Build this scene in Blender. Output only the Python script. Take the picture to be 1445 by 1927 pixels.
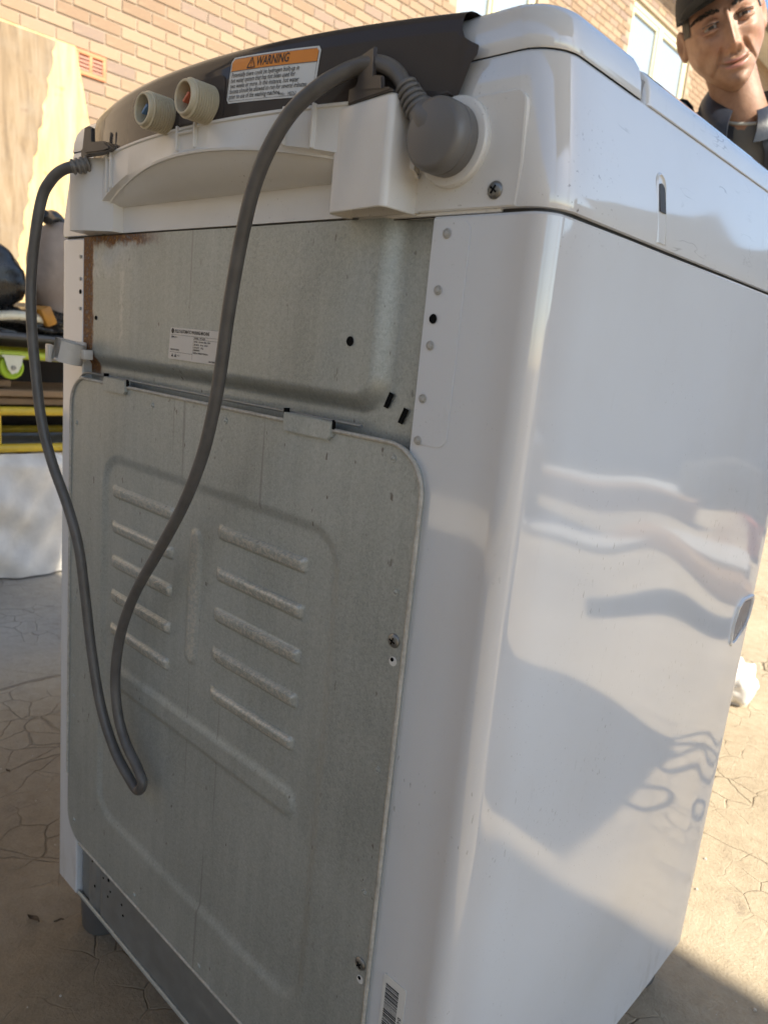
import bpy, bmesh, math, random
import numpy as np
from mathutils import Vector, Matrix

random.seed(7)
rng = np.random.default_rng(7)
for o in list(bpy.data.objects):
    bpy.data.objects.remove(o, do_unlink=True)
SC = bpy.context.scene
COL = SC.collection
R = math.radians

# ------------------------------------------------------------------ camera
cam_d = bpy.data.cameras.new('camera')
cam = bpy.data.objects.new('camera', cam_d)
COL.objects.link(cam)
cam_d.sensor_fit = 'HORIZONTAL'
cam_d.sensor_width = 36.0
cam_d.lens = 34.896
cam_d.clip_start = 0.02
cam_d.clip_end = 3000
CAM = Vector((0.5324, -0.36516, 0.7515))
cam.location = CAM
cam.rotation_euler = (1.35897902, -0.09773282, 0.75847651)
cam_d.dof.use_dof = True
cam_d.dof.focus_distance = 0.60
cam_d.dof.aperture_fstop = 15.0
SC.camera = cam

# ------------------------------------------------------------------ world, sun, exposure
LD = Vector((-1.0, -0.2174, -1.0)).normalized()        # direction the sunlight travels
SUN_EL = math.asin(-LD.z)
SUN_AZ = math.atan2(-LD.x, -LD.y)
w = bpy.data.worlds.new('World')
SC.world = w
w.use_nodes = True
wn = w.node_tree.nodes
bgn = wn['Background']
sky = wn.new('ShaderNodeTexSky')
sky.sky_type = 'NISHITA'
sky.sun_disc = False
sky.sun_elevation = SUN_EL
sky.sun_rotation = SUN_AZ
sky.air_density = 1.1
sky.dust_density = 0.6
sky.ozone_density = 1.6
w.node_tree.links.new(sky.outputs[0], bgn.inputs[0])
bgn.inputs[1].default_value = 0.122
sun_d = bpy.data.lights.new('sun', 'SUN')
sun_d.energy = 4.9
sun_d.angle = R(0.53)
sun_d.color = (1.0, 0.92, 0.78)
sun = bpy.data.objects.new('sun', sun_d)
COL.objects.link(sun)
sun.rotation_euler = LD.to_track_quat('-Z', 'Y').to_euler()
sun.location = (3, 1, 6)
SC.view_settings.view_transform = 'Standard'
SC.view_settings.look = 'None'
SC.view_settings.exposure = 1.1
SC.view_settings.gamma = 1.0
SC.view_settings.use_curve_mapping = False

cy = SC.cycles
cy.use_denoising = True
cy.use_adaptive_sampling = True
cy.adaptive_threshold = 0.02
cy.max_bounces = 7
cy.diffuse_bounces = 4
cy.glossy_bounces = 4
cy.transmission_bounces = 4
cy.caustics_reflective = False
cy.caustics_refractive = False
cy.sample_clamp_indirect = 6.0

# ------------------------------------------------------------------ mesh helpers
class MB:
    """collects shapes; build() links them as ONE mesh object"""
    def __init__(self):
        self.v, self.f = [], []
    def add(self, v, f):
        n = len(self.v)
        self.v += [tuple(map(float, p)) for p in v]
        self.f += [tuple(i + n for i in q) for q in f]
        return self
    def box(self, x0, x1, y0, y1, z0, z1, bev=0.0, seg=2, M=None):
        bm = bmesh.new()
        bmesh.ops.create_cube(bm, size=1.0)
        for v in bm.verts:
            v.co = Vector((x0 + (v.co.x + .5) * (x1 - x0), y0 + (v.co.y + .5) * (y1 - y0), z0 + (v.co.z + .5) * (z1 - z0)))
        if bev > 0:
            bmesh.ops.bevel(bm, geom=bm.edges[:], offset=bev, segments=seg, affect='EDGES', profile=0.5)
        if M is not None:
            bm.transform(M)
        return self.bm(bm)
    def bm(self, bm):
        bm.verts.index_update()
        self.add([v.co[:] for v in bm.verts], [[v.index for v in f.verts] for f in bm.faces])
        bm.free()
        return self
    def tube(self, pts, r, seg=12, cap=True, closed=False):
        P = [Vector(p) for p in pts]
        n = len(P)
        rr = r if hasattr(r, '__len__') else [r] * n
        T = []
        for i in range(n):
            if closed:
                t = P[(i + 1) % n] - P[i - 1]
            else:
                t = P[min(i + 1, n - 1)] - P[max(i - 1, 0)]
            T.append(t.normalized() if t.length > 1e-9 else Vector((0, 0, 1)))
        a = Vector((0, 0, 1)) if abs(T[0].z) < .9 else Vector((1, 0, 0))
        u = (a - T[0] * a.dot(T[0])).normalized()
        vs = []
        for i in range(n):
            u = (u - T[i] * u.dot(T[i]))
            u = u.normalized() if u.length > 1e-6 else T[i].orthogonal().normalized()
            b = T[i].cross(u)
            for k in range(seg):
                an = 2 * math.pi * k / seg
                vs.append(P[i] + (u * math.cos(an) + b * math.sin(an)) * rr[i])
        fs = []
        for i in range(n if closed else n - 1):
            j = (i + 1) % n
            for k in range(seg):
                l = (k + 1) % seg
                fs.append((i * seg + k, i * seg + l, j * seg + l, j * seg + k))
        if cap and not closed:
            fs.append(tuple(range(seg - 1, -1, -1)))
            fs.append(tuple((n - 1) * seg + k for k in range(seg)))
        return self.add(vs, fs)
    def lathe(self, prof, seg=24, M=None, a0=0.0, a1=2 * math.pi, cap=True):
        """prof: (radius, height) pairs about local z"""
        full = abs(a1 - a0 - 2 * math.pi) < 1e-6
        m = seg if full else seg + 1
        vs, fs = [], []
        for (r, h) in prof:
            for k in range(m):
                an = a0 + (a1 - a0) * k / seg
                vs.append(Vector((r * math.cos(an), r * math.sin(an), h)))
        for i in range(len(prof) - 1):
            for k in range(seg):
                l = (k + 1) % m
                fs.append((i * m + k, i * m + l, (i + 1) * m + l, (i + 1) * m + k))
        if cap and full:
            if prof[0][0] > 1e-6:
                fs.append(tuple(range(m - 1, -1, -1)))
            if prof[-1][0] > 1e-6:
                fs.append(tuple((len(prof) - 1) * m + k for k in range(m)))
        if M is not None:
            vs = [M @ v for v in vs]
        return self.add(vs, fs)
    def prism(self, outline, fn, d0, d1, bev=0.0):
        """outline 2D polygon; fn(a,b,d) -> 3D point; extruded from d0 to d1"""
        bm = bmesh.new()
        lo = [bm.verts.new(fn(a, b, d0)) for a, b in outline]
        hi = [bm.verts.new(fn(a, b, d1)) for a, b in outline]
        n = len(outline)
        bm.faces.new(lo[::-1]); top = bm.faces.new(hi)
        for i in range(n):
            bm.faces.new((lo[i], lo[(i + 1) % n], hi[(i + 1) % n], hi[i]))
        bmesh.ops.recalc_face_normals(bm, faces=bm.faces[:])
        if bev > 0:
            bmesh.ops.bevel(bm, geom=list(top.edges), offset=bev, segments=2, affect='EDGES')
        return self.bm(bm)
    def grid(self, P):
        """P: array (m,n,3)"""
        P = np.asarray(P, float)
        m, n = P.shape[:2]
        idx = np.arange(m * n).reshape(m, n)
        q = np.stack([idx[:-1, :-1], idx[:-1, 1:], idx[1:, 1:], idx[1:, :-1]], -1).reshape(-1, 4)
        k = len(self.v)
        self.v += list(map(tuple, P.reshape(-1, 3).tolist()))
        self.f += [tuple(r) for r in (q + k).tolist()]
        return self
    def build(self, name, mat, parent=None, smooth=None, loc=None, auto=35):
        me = bpy.data.meshes.new(name)
        me.from_pydata(self.v, [], self.f)
        me.materials.append(mat)
        me.validate()
        bm = bmesh.new(); bm.from_mesh(me)
        bmesh.ops.recalc_face_normals(bm, faces=bm.faces[:])
        if smooth is not False:
            ca = math.cos(R(auto))
            for f in bm.faces: f.smooth = True
            for e in bm.edges:
                if len(e.link_faces) == 2:
                    e.smooth = e.link_faces[0].normal.dot(e.link_faces[1].normal) > ca
        bm.to_mesh(me); bm.free()
        ob = bpy.data.objects.new(name, me)
        COL.objects.link(ob)
        if parent is not None: ob.parent = parent
        if loc is not None: ob.location = loc
        return ob

def empty(name, loc=(0, 0, 0)):
    o = bpy.data.objects.new(name, None)
    o.empty_display_size = 0.1
    COL.objects.link(o); o.location = loc
    return o

def tag(o, label=None, cat=None, group=None, kind=None):
    if label: o['label'] = label
    if cat: o['category'] = cat
    if group: o['group'] = group
    if kind: o['kind'] = kind
    return o

def inst(src, name, parent=None, loc=(0, 0, 0), rot=(0, 0, 0), scale=(1, 1, 1)):
    o = bpy.data.objects.new(name, src.data if hasattr(src, 'data') else src)
    COL.objects.link(o)
    o.parent = parent; o.location = loc; o.rotation_euler = rot; o.scale = scale
    return o

def rrect(x0, x1, z0, z1, r, n=6):
    out = []
    for cx, cz, a in ((x1 - r, z1 - r, 0), (x0 + r, z1 - r, 90), (x0 + r, z0 + r, 180), (x1 - r, z0 + r, 270)):
        for k in range(n + 1):
            t = R(a + 90 * k / n)
            out.append((cx + r * math.cos(t), cz + r * math.sin(t)))
    return out

def sstep(a, b, x):
    t = np.clip((np.asarray(x, float) - a) / (b - a), 0, 1)
    return t * t * (3 - 2 * t)

def catmull(pts, sub=6):
    P = [Vector(p) for p in pts]
    out = []
    for i in range(len(P) - 1):
        p0, p1, p2, p3 = P[max(i - 1, 0)], P[i], P[i + 1], P[min(i + 2, len(P) - 1)]
        for k in range(sub):
            t = k / sub
            out.append(0.5 * ((2 * p1) + (p2 - p0) * t + (2 * p0 - 5 * p1 + 4 * p2 - p3) * t * t + (3 * p1 - p0 - 3 * p2 + p3) * t ** 3))
    out.append(P[-1])
    return out

# ------------------------------------------------------------------ material helpers
def pmat(name, col, rough=.5, metal=0.0, spec=.5, **kw):
    m = bpy.data.materials.new(name)
    m.use_nodes = True
    b = m.node_tree.nodes['Principled BSDF']
    b.inputs['Base Color'].default_value = (*col, 1)
    b.inputs['Roughness'].default_value = rough
    b.inputs['Metallic'].default_value = metal
    b.inputs['Specular IOR Level'].default_value = spec
    for k, v in kw.items():
        b.inputs[k].default_value = v
    return m

class NT:
    def __init__(self, m):
        self.t = m.node_tree; self.n = self.t.nodes; self.b = self.n['Principled BSDF']
    def link(self, a, b): self.t.links.new(a, b)
    def node(self, typ, **kw):
        x = self.n.new(typ)
        for k, v in kw.items(): setattr(x, k, v)
        return x
    def coord(self, which='Object', scale=(1, 1, 1), loc=(0, 0, 0)):
        c = self.node('ShaderNodeTexCoord'); mp = self.node('ShaderNodeMapping')
        mp.inputs['Scale'].default_value = scale; mp.inputs['Location'].default_value = loc
        self.link(c.outputs[which], mp.inputs[0]); return mp.outputs[0]
    def noise(self, vec, scale, detail=4, rough=.55, dist=0):
        x = self.node('ShaderNodeTexNoise')
        x.inputs['Scale'].default_value = scale; x.inputs['Detail'].default_value = detail
        x.inputs['Roughness'].default_value = rough; x.inputs['Distortion'].default_value = dist
        self.link(vec, x.inputs['Vector']); return x.outputs[0]
    def ramp(self, fac, stops):
        x = self.node('ShaderNodeValToRGB'); e = x.color_ramp.elements
        while len(e) < len(stops): e.new(.5)
        for el, (p, c) in zip(e, stops):
            el.position = p
            el.color = (*c, 1) if hasattr(c, '__len__') else (c, c, c, 1)
        self.link(fac, x.inputs[0]); return x.outputs[0]
    def mix(self, fac, a, b, mode='MIX'):
        x = self.node('ShaderNodeMix', data_type='RGBA', blend_type=mode)
        for s, v in ((x.inputs[0], fac), (x.inputs[6], a), (x.inputs[7], b)):
            if isinstance(v, (int, float)): s.default_value = v
            elif isinstance(v, tuple): s.default_value = (*v, 1)
            else: self.link(v, s)
        return x.outputs[2]
    def math(self, op, a, b=None, clamp=False):
        x = self.node('ShaderNodeMath', operation=op); x.use_clamp = clamp
        for s, v in ((x.inputs[0], a), (x.inputs[1], b)):
            if v is None: continue
            if isinstance(v, (int, float)): s.default_value = v
            else: self.link(v, s)
        return x.outputs[0]
    def sep(self, vec):
        x = self.node('ShaderNodeSeparateXYZ'); self.link(vec, x.inputs[0]); return x.outputs
    def srange(self, v, a, b):
        x = self.node('ShaderNodeMapRange'); x.interpolation_type = 'SMOOTHSTEP'
        x.inputs[1].default_value = a; x.inputs[2].default_value = b
        self.link(v, x.inputs[0]); return x.outputs[0]
    def bump(self, h, strength=.3, dist=.01):
        x = self.node('ShaderNodeBump'); x.inputs['Strength'].default_value = strength
        x.inputs['Distance'].default_value = dist
        self.link(h, x.inputs['Height']); self.link(x.outputs[0], self.b.inputs['Normal'])
    def base(self, s): self.link(s, self.b.inputs['Base Color'])
    def rough(self, s): self.link(s, self.b.inputs['Roughness'])

def varied(name, col, rough=.5, amt=.12, scale=30, metal=0.0, bump=0.0, spec=.5, rv=.1):
    """plain surface with mottled colour, gloss and fine relief"""
    m = pmat(name, col, rough, metal, spec); t = NT(m)
    c = t.coord(); n = t.noise(c, scale, 5)
    n2 = t.noise(c, scale * .17, 3)
    f = t.math('ADD', t.math('MULTIPLY', n, .6), t.math('MULTIPLY', n2, .4))
    lo = tuple(max(0, x * (1 - amt)) for x in col); hi = tuple(min(1, x * (1 + amt)) for x in col)
    t.base(t.ramp(f, [(.3, lo), (.7, hi)]))
    t.rough(t.ramp(f, [(.3, max(0.02, rough - rv)), (.7, min(1, rough + rv))]))
    if bump: t.bump(n, bump, .004)
    return m

# ------------------------------------------------------------------ materials
def mat_white(name, col, rough, speck=1.0, ior=1.5):
    m = pmat(name, col, rough, 0, .5); t = NT(m)
    t.b.inputs['IOR'].default_value = ior
    c = t.coord()
    xyz = t.sep(c)
    patch = t.srange(t.noise(c, 11, 3), .50, .66)
    sp = t.srange(t.noise(c, 420, 2, .6), .66, .73)
    dots = t.math('MULTIPLY', sp, patch)
    # grime clings to the rear corner edge (x near +0.29 on the back) and low down
    near = t.math('MULTIPLY', t.srange(xyz[0], .262, .29), t.srange(xyz[1], .06, .01))
    film = t.math('MULTIPLY', t.srange(t.noise(c, 7, 5, .6), .35, .8), .13 if name != 'white_plastic_rear' else .24)
    sm = t.math('MULTIPLY', t.srange(t.noise(t.coord(scale=(1, 1, .22)), 60, 4, .7), .62, .78), .25)
    a = t.mix(film, col, (.47, .42, .34))
    a = t.mix(t.math('MULTIPLY', sm, .55 * speck), a, (.34, .30, .25))
    a = t.mix(t.math('MULTIPLY', near, .22), a, (.40, .31, .24))
    dd = t.math('MULTIPLY', dots, t.math('ADD', t.math('MULTIPLY', near, .75), .42 * speck), clamp=True)
    a = t.mix(dd, a, (.10, .07, .05))
    if name == 'white_enamel':      # dried water spots that ran down the side
        spots = t.srange(t.noise(t.coord(scale=(1, 1, .38)), 330, 2, .5), .665, .71)
        where = t.math('MULTIPLY', t.srange(t.noise(c, 6.5, 3), .47, .60), t.math('MULTIPLY', t.srange(xyz[2], .25, .40), t.srange(xyz[2], .66, .56)))
        a = t.mix(t.math('MULTIPLY', t.math('MULTIPLY', spots, where), .5), a, (.24, .24, .22))
        a = t.mix(t.math('MULTIPLY', t.math('MULTIPLY', t.srange(xyz[2], .09, .0), t.srange(t.noise(t.coord(scale=(1, 1, .3)), 40, 4, .7), .48, .70)), .35), a, (.33, .27, .20))
    if name == 'white_plastic':     # scuffs along the side of the cover
        sc_ = t.srange(t.math('ABSOLUTE', t.math('SUBTRACT', t.noise(t.coord(scale=(1, .16, 1.0)), 46, 3, .6, .4), .5)), .012, .004)
        wh = t.math('MULTIPLY', t.srange(t.noise(c, 13, 3), .50, .62), t.math('MULTIPLY', t.srange(xyz[1], .04, .09), t.srange(xyz[1], .34, .24)))
        a = t.mix(t.math('MULTIPLY', t.math('MULTIPLY', sc_, wh), .55), a, (.22, .21, .20))
    t.base(a)
    t.rough(t.math('ADD', t.math('MULTIPLY', t.noise(c, 26, 5, .65), .06), rough - .025))
    return m

M_PAINT = mat_white('white_enamel', (.66, .68, .70), .06, .8, 1.95)
M_COVER = mat_white('white_plastic', (.68, .68, .67), .07, .8, 2.0)
M_BACKPL = mat_white('white_plastic_rear', (.72, .71, .68), .30, 1.0)

def mat_galv(name, rust):
    m = pmat(name, (.45, .45, .43), .5, .42, .5); t = NT(m)
    c = t.coord(); xyz = t.sep(c)
    v = t.node('ShaderNodeTexVoronoi'); v.inputs['Scale'].default_value = 520
    t.link(c, v.inputs['Vector'])
    grain = t.noise(c, 900, 2)
    st = t.noise(t.coord(scale=(1, 1, .06)), 90, 4, .6)
    cloud = t.noise(c, 9, 4)
    f = t.math('ADD', t.math('MULTIPLY', v.outputs['Color'], .16), t.math('MULTIPLY', grain, .30))
    f = t.math('ADD', f, t.math('ADD', t.math('MULTIPLY', st, .22), t.math('MULTIPLY', cloud, .30)))
    a = t.ramp(f, [(.30, (.27, .295, .28)), (.52, (.41, .435, .415)), (.74, (.53, .555, .53))])
    # dark handling specks and tear-shaped drips
    sp = t.srange(t.noise(t.coord(scale=(1, 1, .45)), 170, 2, .5), .70, .76)
    a = t.mix(t.math('MULTIPLY', sp, t.math('MULTIPLY', t.srange(cloud, .38, .55), .8)), a, (.13, .11, .09))
    drip = t.srange(t.noise(t.coord(scale=(1, 1, .015)), 120, 2, .5), .70, .74)
    a = t.mix(t.math('MULTIPLY', drip, .45), a, (.20, .19, .18))
    ro = t.math('ADD', t.math('MULTIPLY', f, .35), .28)
    if rust:
        n1 = t.noise(c, 55, 6, .7); n2 = t.noise(c, 210, 4, .7)
        # rusted side flange and rusted upper edge near the left corner
        side = t.srange(t.math('ADD', xyz[0], t.math('MULTIPLY', t.math('SUBTRACT', n1, .5), .016)), -.2220, -.2280)
        side = t.math('MULTIPLY', side, t.srange(xyz[2], .632, .645))
        top = t.srange(t.math('ADD', xyz[2], t.math('MULTIPLY', t.math('SUBTRACT', n1, .5), .022)), .7635, .7705)
        top = t.math('MULTIPLY', top, t.srange(t.math('ADD', xyz[0], t.math('MULTIPLY', n2, .05)), -.055, -.120))
        rst = t.math('MAXIMUM', side, top)
        holes = t.srange(n2, .36, .52)
        worn = t.math('MULTIPLY', t.srange(xyz[2], .735, .70), t.srange(t.math('ADD', xyz[0], t.math('MULTIPLY', n1, .006)), -.2400, -.2345))
        rst = t.math('MULTIPLY', rst, t.math('ADD', t.math('MULTIPLY', holes, .3), .7))
        rcol = t.ramp(n2, [(.3, (.045, .015, .006)), (.5, (.17, .065, .018)), (.70, (.40, .25, .11))])
        bl = t.srange(t.math('ADD', xyz[2], t.math('MULTIPLY', t.math('SUBTRACT', n1, .5), .08)), .732, .762)
        bl = t.math('MULTIPLY', bl, t.srange(t.math('ADD', xyz[0], t.math('MULTIPLY', n1, .10)), -.075, -.15))
        bl = t.math('MULTIPLY', bl, t.srange(n2, .30, .58))
        run = t.srange(t.math('ABSOLUTE', t.math('SUBTRACT', t.math('ADD', xyz[0], t.math('MULTIPLY', n1, .018)), -.158)), .006, .001)
        run = t.math('MULTIPLY', t.math('MULTIPLY', run, t.srange(n2, .35, .6)), t.srange(xyz[2], .66, .69))
        a = t.mix(t.math('MULTIPLY', t.math('MAXIMUM', bl, t.math('MULTIPLY', run, .7)), .75), a, (.60, .60, .57))
        a = t.mix(rst, a, rcol)
        dark_zone = t.math('MULTIPLY', t.srange(xyz[2], .76, .775), .5)
        ro = t.math('MAXIMUM', ro, t.math('MULTIPLY', t.math('MAXIMUM', rst, bl), .85))
        t.link(t.math('MULTIPLY', t.math('SUBTRACT', 1.0, t.math('MAXIMUM', rst, bl)), .55), t.b.inputs['Metallic'])
    else:
        # pale dust caught on the louvre faces and along the hems
        dn = t.srange(t.noise(c, 330, 3, .7), .46, .56)
        hgt = t.math('MULTIPLY', t.srange(t.math('MULTIPLY', xyz[1], -1.0), .0005, .0030), t.srange(t.math('ABSOLUTE', t.math('ADD', xyz[0], .024)), .165, .155))
        lowband = t.srange(t.math('FRACT', t.math('DIVIDE', t.math('SUBTRACT', xyz[2], .3738 - .0373 * 2), .0373)), .28, .14)
        inside = t.math('MULTIPLY', t.srange(xyz[2], .362, .372), t.srange(xyz[2], .545, .536))
        a = t.mix(t.math('MULTIPLY', t.math('MULTIPLY', t.math('MULTIPLY', dn, hgt), inside), .75), a, (.60, .57, .50))
    t.base(a); t.rough(ro)
    t.bump(t.math('ADD', grain, t.math('MULTIPLY', cloud, .6)), .08, .002)
    return m

M_GALV = mat_galv('galvanised_rusty', True)
M_GALV2 = mat_galv('galvanised_cover', False)
M_GALV3 = varied('galvanised_base', (.25, .262, .26), .5, .2, 60, .5, .1)
M_DARKPL = varied('dark_grey_gloss_plastic', (.058, .049, .045), .06, .08, 40, 0, 0, .5, .02)
M_DARKPL.node_tree.nodes['Principled BSDF'].inputs['IOR'].default_value = 1.26
M_CLIP = varied('dark_brown_plastic', (.055, .047, .043), .42, .15, 60, 0, .05)
M_CORD = varied('grey_rubber', (.100, .094, .088), .40, .34, 60, 0, .12)
M_CORD2 = varied('grey_rubber_light', (.20, .185, .165), .45, .12, 60, 0, .03)
M_PLUG = varied('grey_plug_plastic', (.135, .130, .125), .38, .06, 25)
M_INLET = varied('beige_plastic', (.50, .44, .31), .38, .07, 80)
M_BLUE = varied('blue_plastic', (.13, .24, .42), .4, .1, 80)
M_RED = varied('orange_red_plastic', (.55, .16, .09), .4, .1, 80)
M_BLACK = pmat('black_void', (.006, .006, .006), .9, 0, .1)
M_STEEL = varied('screw_steel', (.24, .24, .23), .38, .25, 200, .85)
M_RIVET = varied('painted_rivet', (.40, .39, .36), .40, .2, 300)
M_LABEL = varied('label_white', (.66, .66, .63), .38, .04, 60)
M_LABEL2 = varied('label_cream', (.60, .57, .52), .4, .04, 60)
M_ORANGE = varied('label_orange', (.72, .24, .015), .38, .04, 60)
M_INK = pmat('print_ink', (.02, .02, .02), .5)
M_CLIPW = varied('ivory_plastic', (.60, .57, .52), .3, .06, 50)
M_RUBBER = varied('black_rubber', (.030, .030, .030), .6, .2, 60, 0, .1)
M_GREYFOOT = varied('grey_foot_plastic', (.10, .10, .10), .5, .1, 50)
M_DUST = varied('dusty_edge', (.46, .44, .39), .65, .3, 260, .2, .3)

# ------------------------------------------------------------------ ground
def mat_ground():
    m = pmat('cracked_concrete', (.3, .26, .2), .9, 0, .25); t = NT(m)
    c = t.coord()
    n1 = t.noise(c, 1.7, 6, .6); n2 = t.noise(c, 38, 8, .72); n3 = t.noise(c, 230, 5, .7)
    # warp the crack cells so that they wander
    wv = t.node('ShaderNodeTexNoise'); wv.inputs['Scale'].default_value = 16; wv.inputs['Detail'].default_value = 2
    t.link(c, wv.inputs['Vector'])
    warp = t.node('ShaderNodeVectorMath', operation='MULTIPLY_ADD')
    t.link(wv.outputs['Color'], warp.inputs[0]); warp.inputs[1].default_value = (.035, .035, 0); t.link(c, warp.inputs[2])
    def cracks(scale, width):
        v = t.node('ShaderNodeTexVoronoi', feature='DISTANCE_TO_EDGE'); v.inputs['Scale'].default_value = scale
        t.link(warp.outputs[0], v.inputs['Vector'])
        return t.srange(v.outputs['Distance'], width, 0.0)
    big = cracks(1.9, .0020); small = cracks(17.0, .026)
    xz = t.sep(c)
    jl = t.math('ABSOLUTE', t.math('ADD', t.math('ADD', xz[0], .965), t.math('MULTIPLY', t.math('SUBTRACT', t.noise(c, 9, 4), .5), .03)))
    joint = t.srange(jl, .007, .002)
    small = t.math('MULTIPLY', small, t.srange(t.noise(c, 2.6, 3), .44, .60))
    cr = t.math('MAXIMUM', t.math('MULTIPLY', big, t.srange(t.noise(c, 1.3, 2), .42, .6)), t.math('MULTIPLY', small, .7))
    cr = t.math('MAXIMUM', cr, joint)
    f = t.math('ADD', t.math('MULTIPLY', n1, .5), t.math('ADD', t.math('MULTIPLY', n2, .3), t.math('MULTIPLY', n3, .2)))
    a = t.ramp(f, [(.32, (.25, .195, .13)), (.5, (.42, .345, .24)), (.66, (.53, .45, .33))])
    xyz = t.sep(c)
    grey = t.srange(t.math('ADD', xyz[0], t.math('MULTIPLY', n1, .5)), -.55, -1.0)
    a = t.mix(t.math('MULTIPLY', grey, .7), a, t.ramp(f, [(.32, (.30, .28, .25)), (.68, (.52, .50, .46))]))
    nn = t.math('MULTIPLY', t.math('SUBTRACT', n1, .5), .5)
    dark_zone = t.math('MULTIPLY', t.srange(t.math('ADD', xyz[1], nn), .46, .16), t.srange(t.math('ADD', xyz[0], nn), -1.0, -.55))  # brown dirt near camera, deepened so less light bounces onto the machine's back
    a = t.mix(t.math('MULTIPLY', dark_zone, .72), a, t.ramp(f, [(.32, (.105, .078, .050)), (.5, (.20, .155, .105)), (.68, (.29, .235, .165))]))
    oil = t.srange(t.noise(c, 4.2, 5, .7), .60, .70)
    a = t.mix(t.math('MULTIPLY', oil, .35), a, (.13, .10, .08))
    pits = t.srange(n3, .66, .74)
    a = t.mix(t.math('MULTIPLY', pits, .35), a, (.14, .11, .08))
    a = t.mix(t.math('MULTIPLY', cr, .42), a, (.09, .066, .046))
    t.base(a)
    h = t.math('SUBTRACT', t.math('ADD', t.math('MULTIPLY', n2, .5), t.math('MULTIPLY', n3, .35)), t.math('MULTIPLY', cr, 1.0))
    t.bump(h, .8, .008)
    return m
M_GROUND = mat_ground()
gx = np.concatenate([np.linspace(-400, -8, 8), np.linspace(-6, 6, 97), np.linspace(8, 400, 8)])
GX, GY = np.meshgrid(gx, gx, indexing='ij')
und = .006 * np.sin(GX * 1.7 + 1) * np.sin(GY * 1.3) + .003 * np.sin(GX * 4.1) * np.cos(GY * 3.7 + .5)
fall = np.clip((np.hypot(GX - .0, GY - .27) - .7) / .8, 0, 1)
GZ = und * fall - .003 * fall
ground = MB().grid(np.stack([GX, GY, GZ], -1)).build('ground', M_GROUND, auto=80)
tag(ground, kind='structure')

# ================================================================== WASHING MACHINE
HW, DEP, HC = .30, .534, .775          # half width, cabinet depth, cabinet height
wm = tag(empty('washing_machine', (0, 0, .06)),
         'white top-loading washing machine seen from its galvanised back, standing on concrete', 'washing machine')

# --- cabinet: back strips, rounded corners, dented glossy side panels (one wrapped sheet)
def side_wave(y, z):
    return (.0022 * np.sin(6.3 * y + 3.1 * z + .6) * np.sin(5.1 * z + 1.2) + .0010 * np.sin(17 * z - 11 * y + .4) + .0006 * np.sin(31 * z + 19 * y) * np.sin(13 * y + 2)
            + .0008 * np.exp(-((y - .05) / .05) ** 2 - ((z - .70) / .09) ** 2)) * sstep(.02, .12, y) * sstep(.53, .46, y)

def cabinet_side(sign, xin):
    r = .015 if sign > 0 else .012
    HW = .300 if sign > 0 else .305
    path = [(xin, .012), (xin, .0012), (xin + .0012, 0.0)]
    for k in range(1, 7): path.append((xin + (HW - r - xin) * k / 6, 0.0))
    for k in range(1, 13):
        a = R(90 * k / 12); path.append((HW - r + r * math.sin(a), r - r * math.cos(a)))
    for k in range(1, 41): path.append((HW, r + (DEP - .010 - r) * k / 40))
    for k in range(1, 7):
        a = R(90 * k / 6); path.append((HW - .010 + .010 * math.cos(a), DEP - .010 + .010 * math.sin(a)))
    path.append((HW - .05, DEP))
    zs = np.concatenate([[0, .0015], np.linspace(.006, HC - .006, 46), [HC - .0015, HC]])
    G = np.zeros((len(path), len(zs), 3))
    for i, (x, y) in enumerate(path):
        for j, z in enumerate(zs):
            e = .0012 * (1 if (j in (0, len(zs) - 1)) else 0)
            wx = float(side_wave(y, z)) if x > HW - .001 else 0
            G[i, j] = (sign * (x - e * (x > HW - .03) + wx), y + e * (y < .02), z)
    m = MB().grid(G)
    # folded lower and upper returns
    for j, z in ((0, 0.0), (-1, HC)):
        q = np.stack([G[:, j], G[:, j] * np.array([.965, 1, 1]) + np.array([0, .012 if True else 0, 0]) * (G[:, j][:, 1:2] < .03)], 1)
        m.grid(q)
    return m

def boolean_cut(ob, cutters):
    for c in cutters:
        md = ob.modifiers.new('cut', 'BOOLEAN'); md.operation = 'DIFFERENCE'; md.solver = 'EXACT'; md.object = c
    dg = bpy.context.evaluated_depsgraph_get()
    me = bpy.data.meshes.new_from_object(ob.evaluated_get(dg))
    ob.modifiers.clear()
    old = ob.data; ob.data = me; bpy.data.meshes.remove(old)
    for c in cutters:
        d = c.data; bpy.data.objects.remove(c, do_unlink=True); bpy.data.meshes.remove(d)

right_panel = cabinet_side(1, .2166).build('side_panel', M_PAINT, wm)
left_panel = cabinet_side(-1, .249).build('side_panel', M_PAINT, wm)

# --- hand hold near the front of the right-hand side
def side_fn(a, b, d): return (HW + d, a, b)
hold = [(.468, .418), (.4665, .440), (.474, .460), (.486, .467), (.519, .4665), (.5225, .460), (.520, .442), (.512, .430), (.486, .416), (.474, .4135)]
def inset(poly, k):
    cx = sum(p[0] for p in poly) / len(poly); cy = sum(p[1] for p in poly) / len(poly)
    return [(cx + (a - cx) * k, cy + (b - cy) * k) for a, b in poly]
hh = MB()
n = len(hold)
rings = [(1.0, .0004), (.97, .0030), (.88, .0030), (.84, .0012), (.80, -.006)]
V = []; F = []
for k, d in rings: V += [side_fn(a, b, d) for a, b in inset(hold, k)]
for i in range(len(rings) - 1):
    for j in range(n): F.append((i * n + j, i * n + (j + 1) % n, (i + 1) * n + (j + 1) % n, (i + 1) * n + j))
hh.add(V, F)
hand_hold = hh.build('hand_hold', M_COVER, wm)
MB().prism(inset(hold, .80), side_fn, .0010, .0018).build('recess', varied('recess_blue_grey', (.16, .18, .22), .25, .2, 30), hand_hold)

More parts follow.
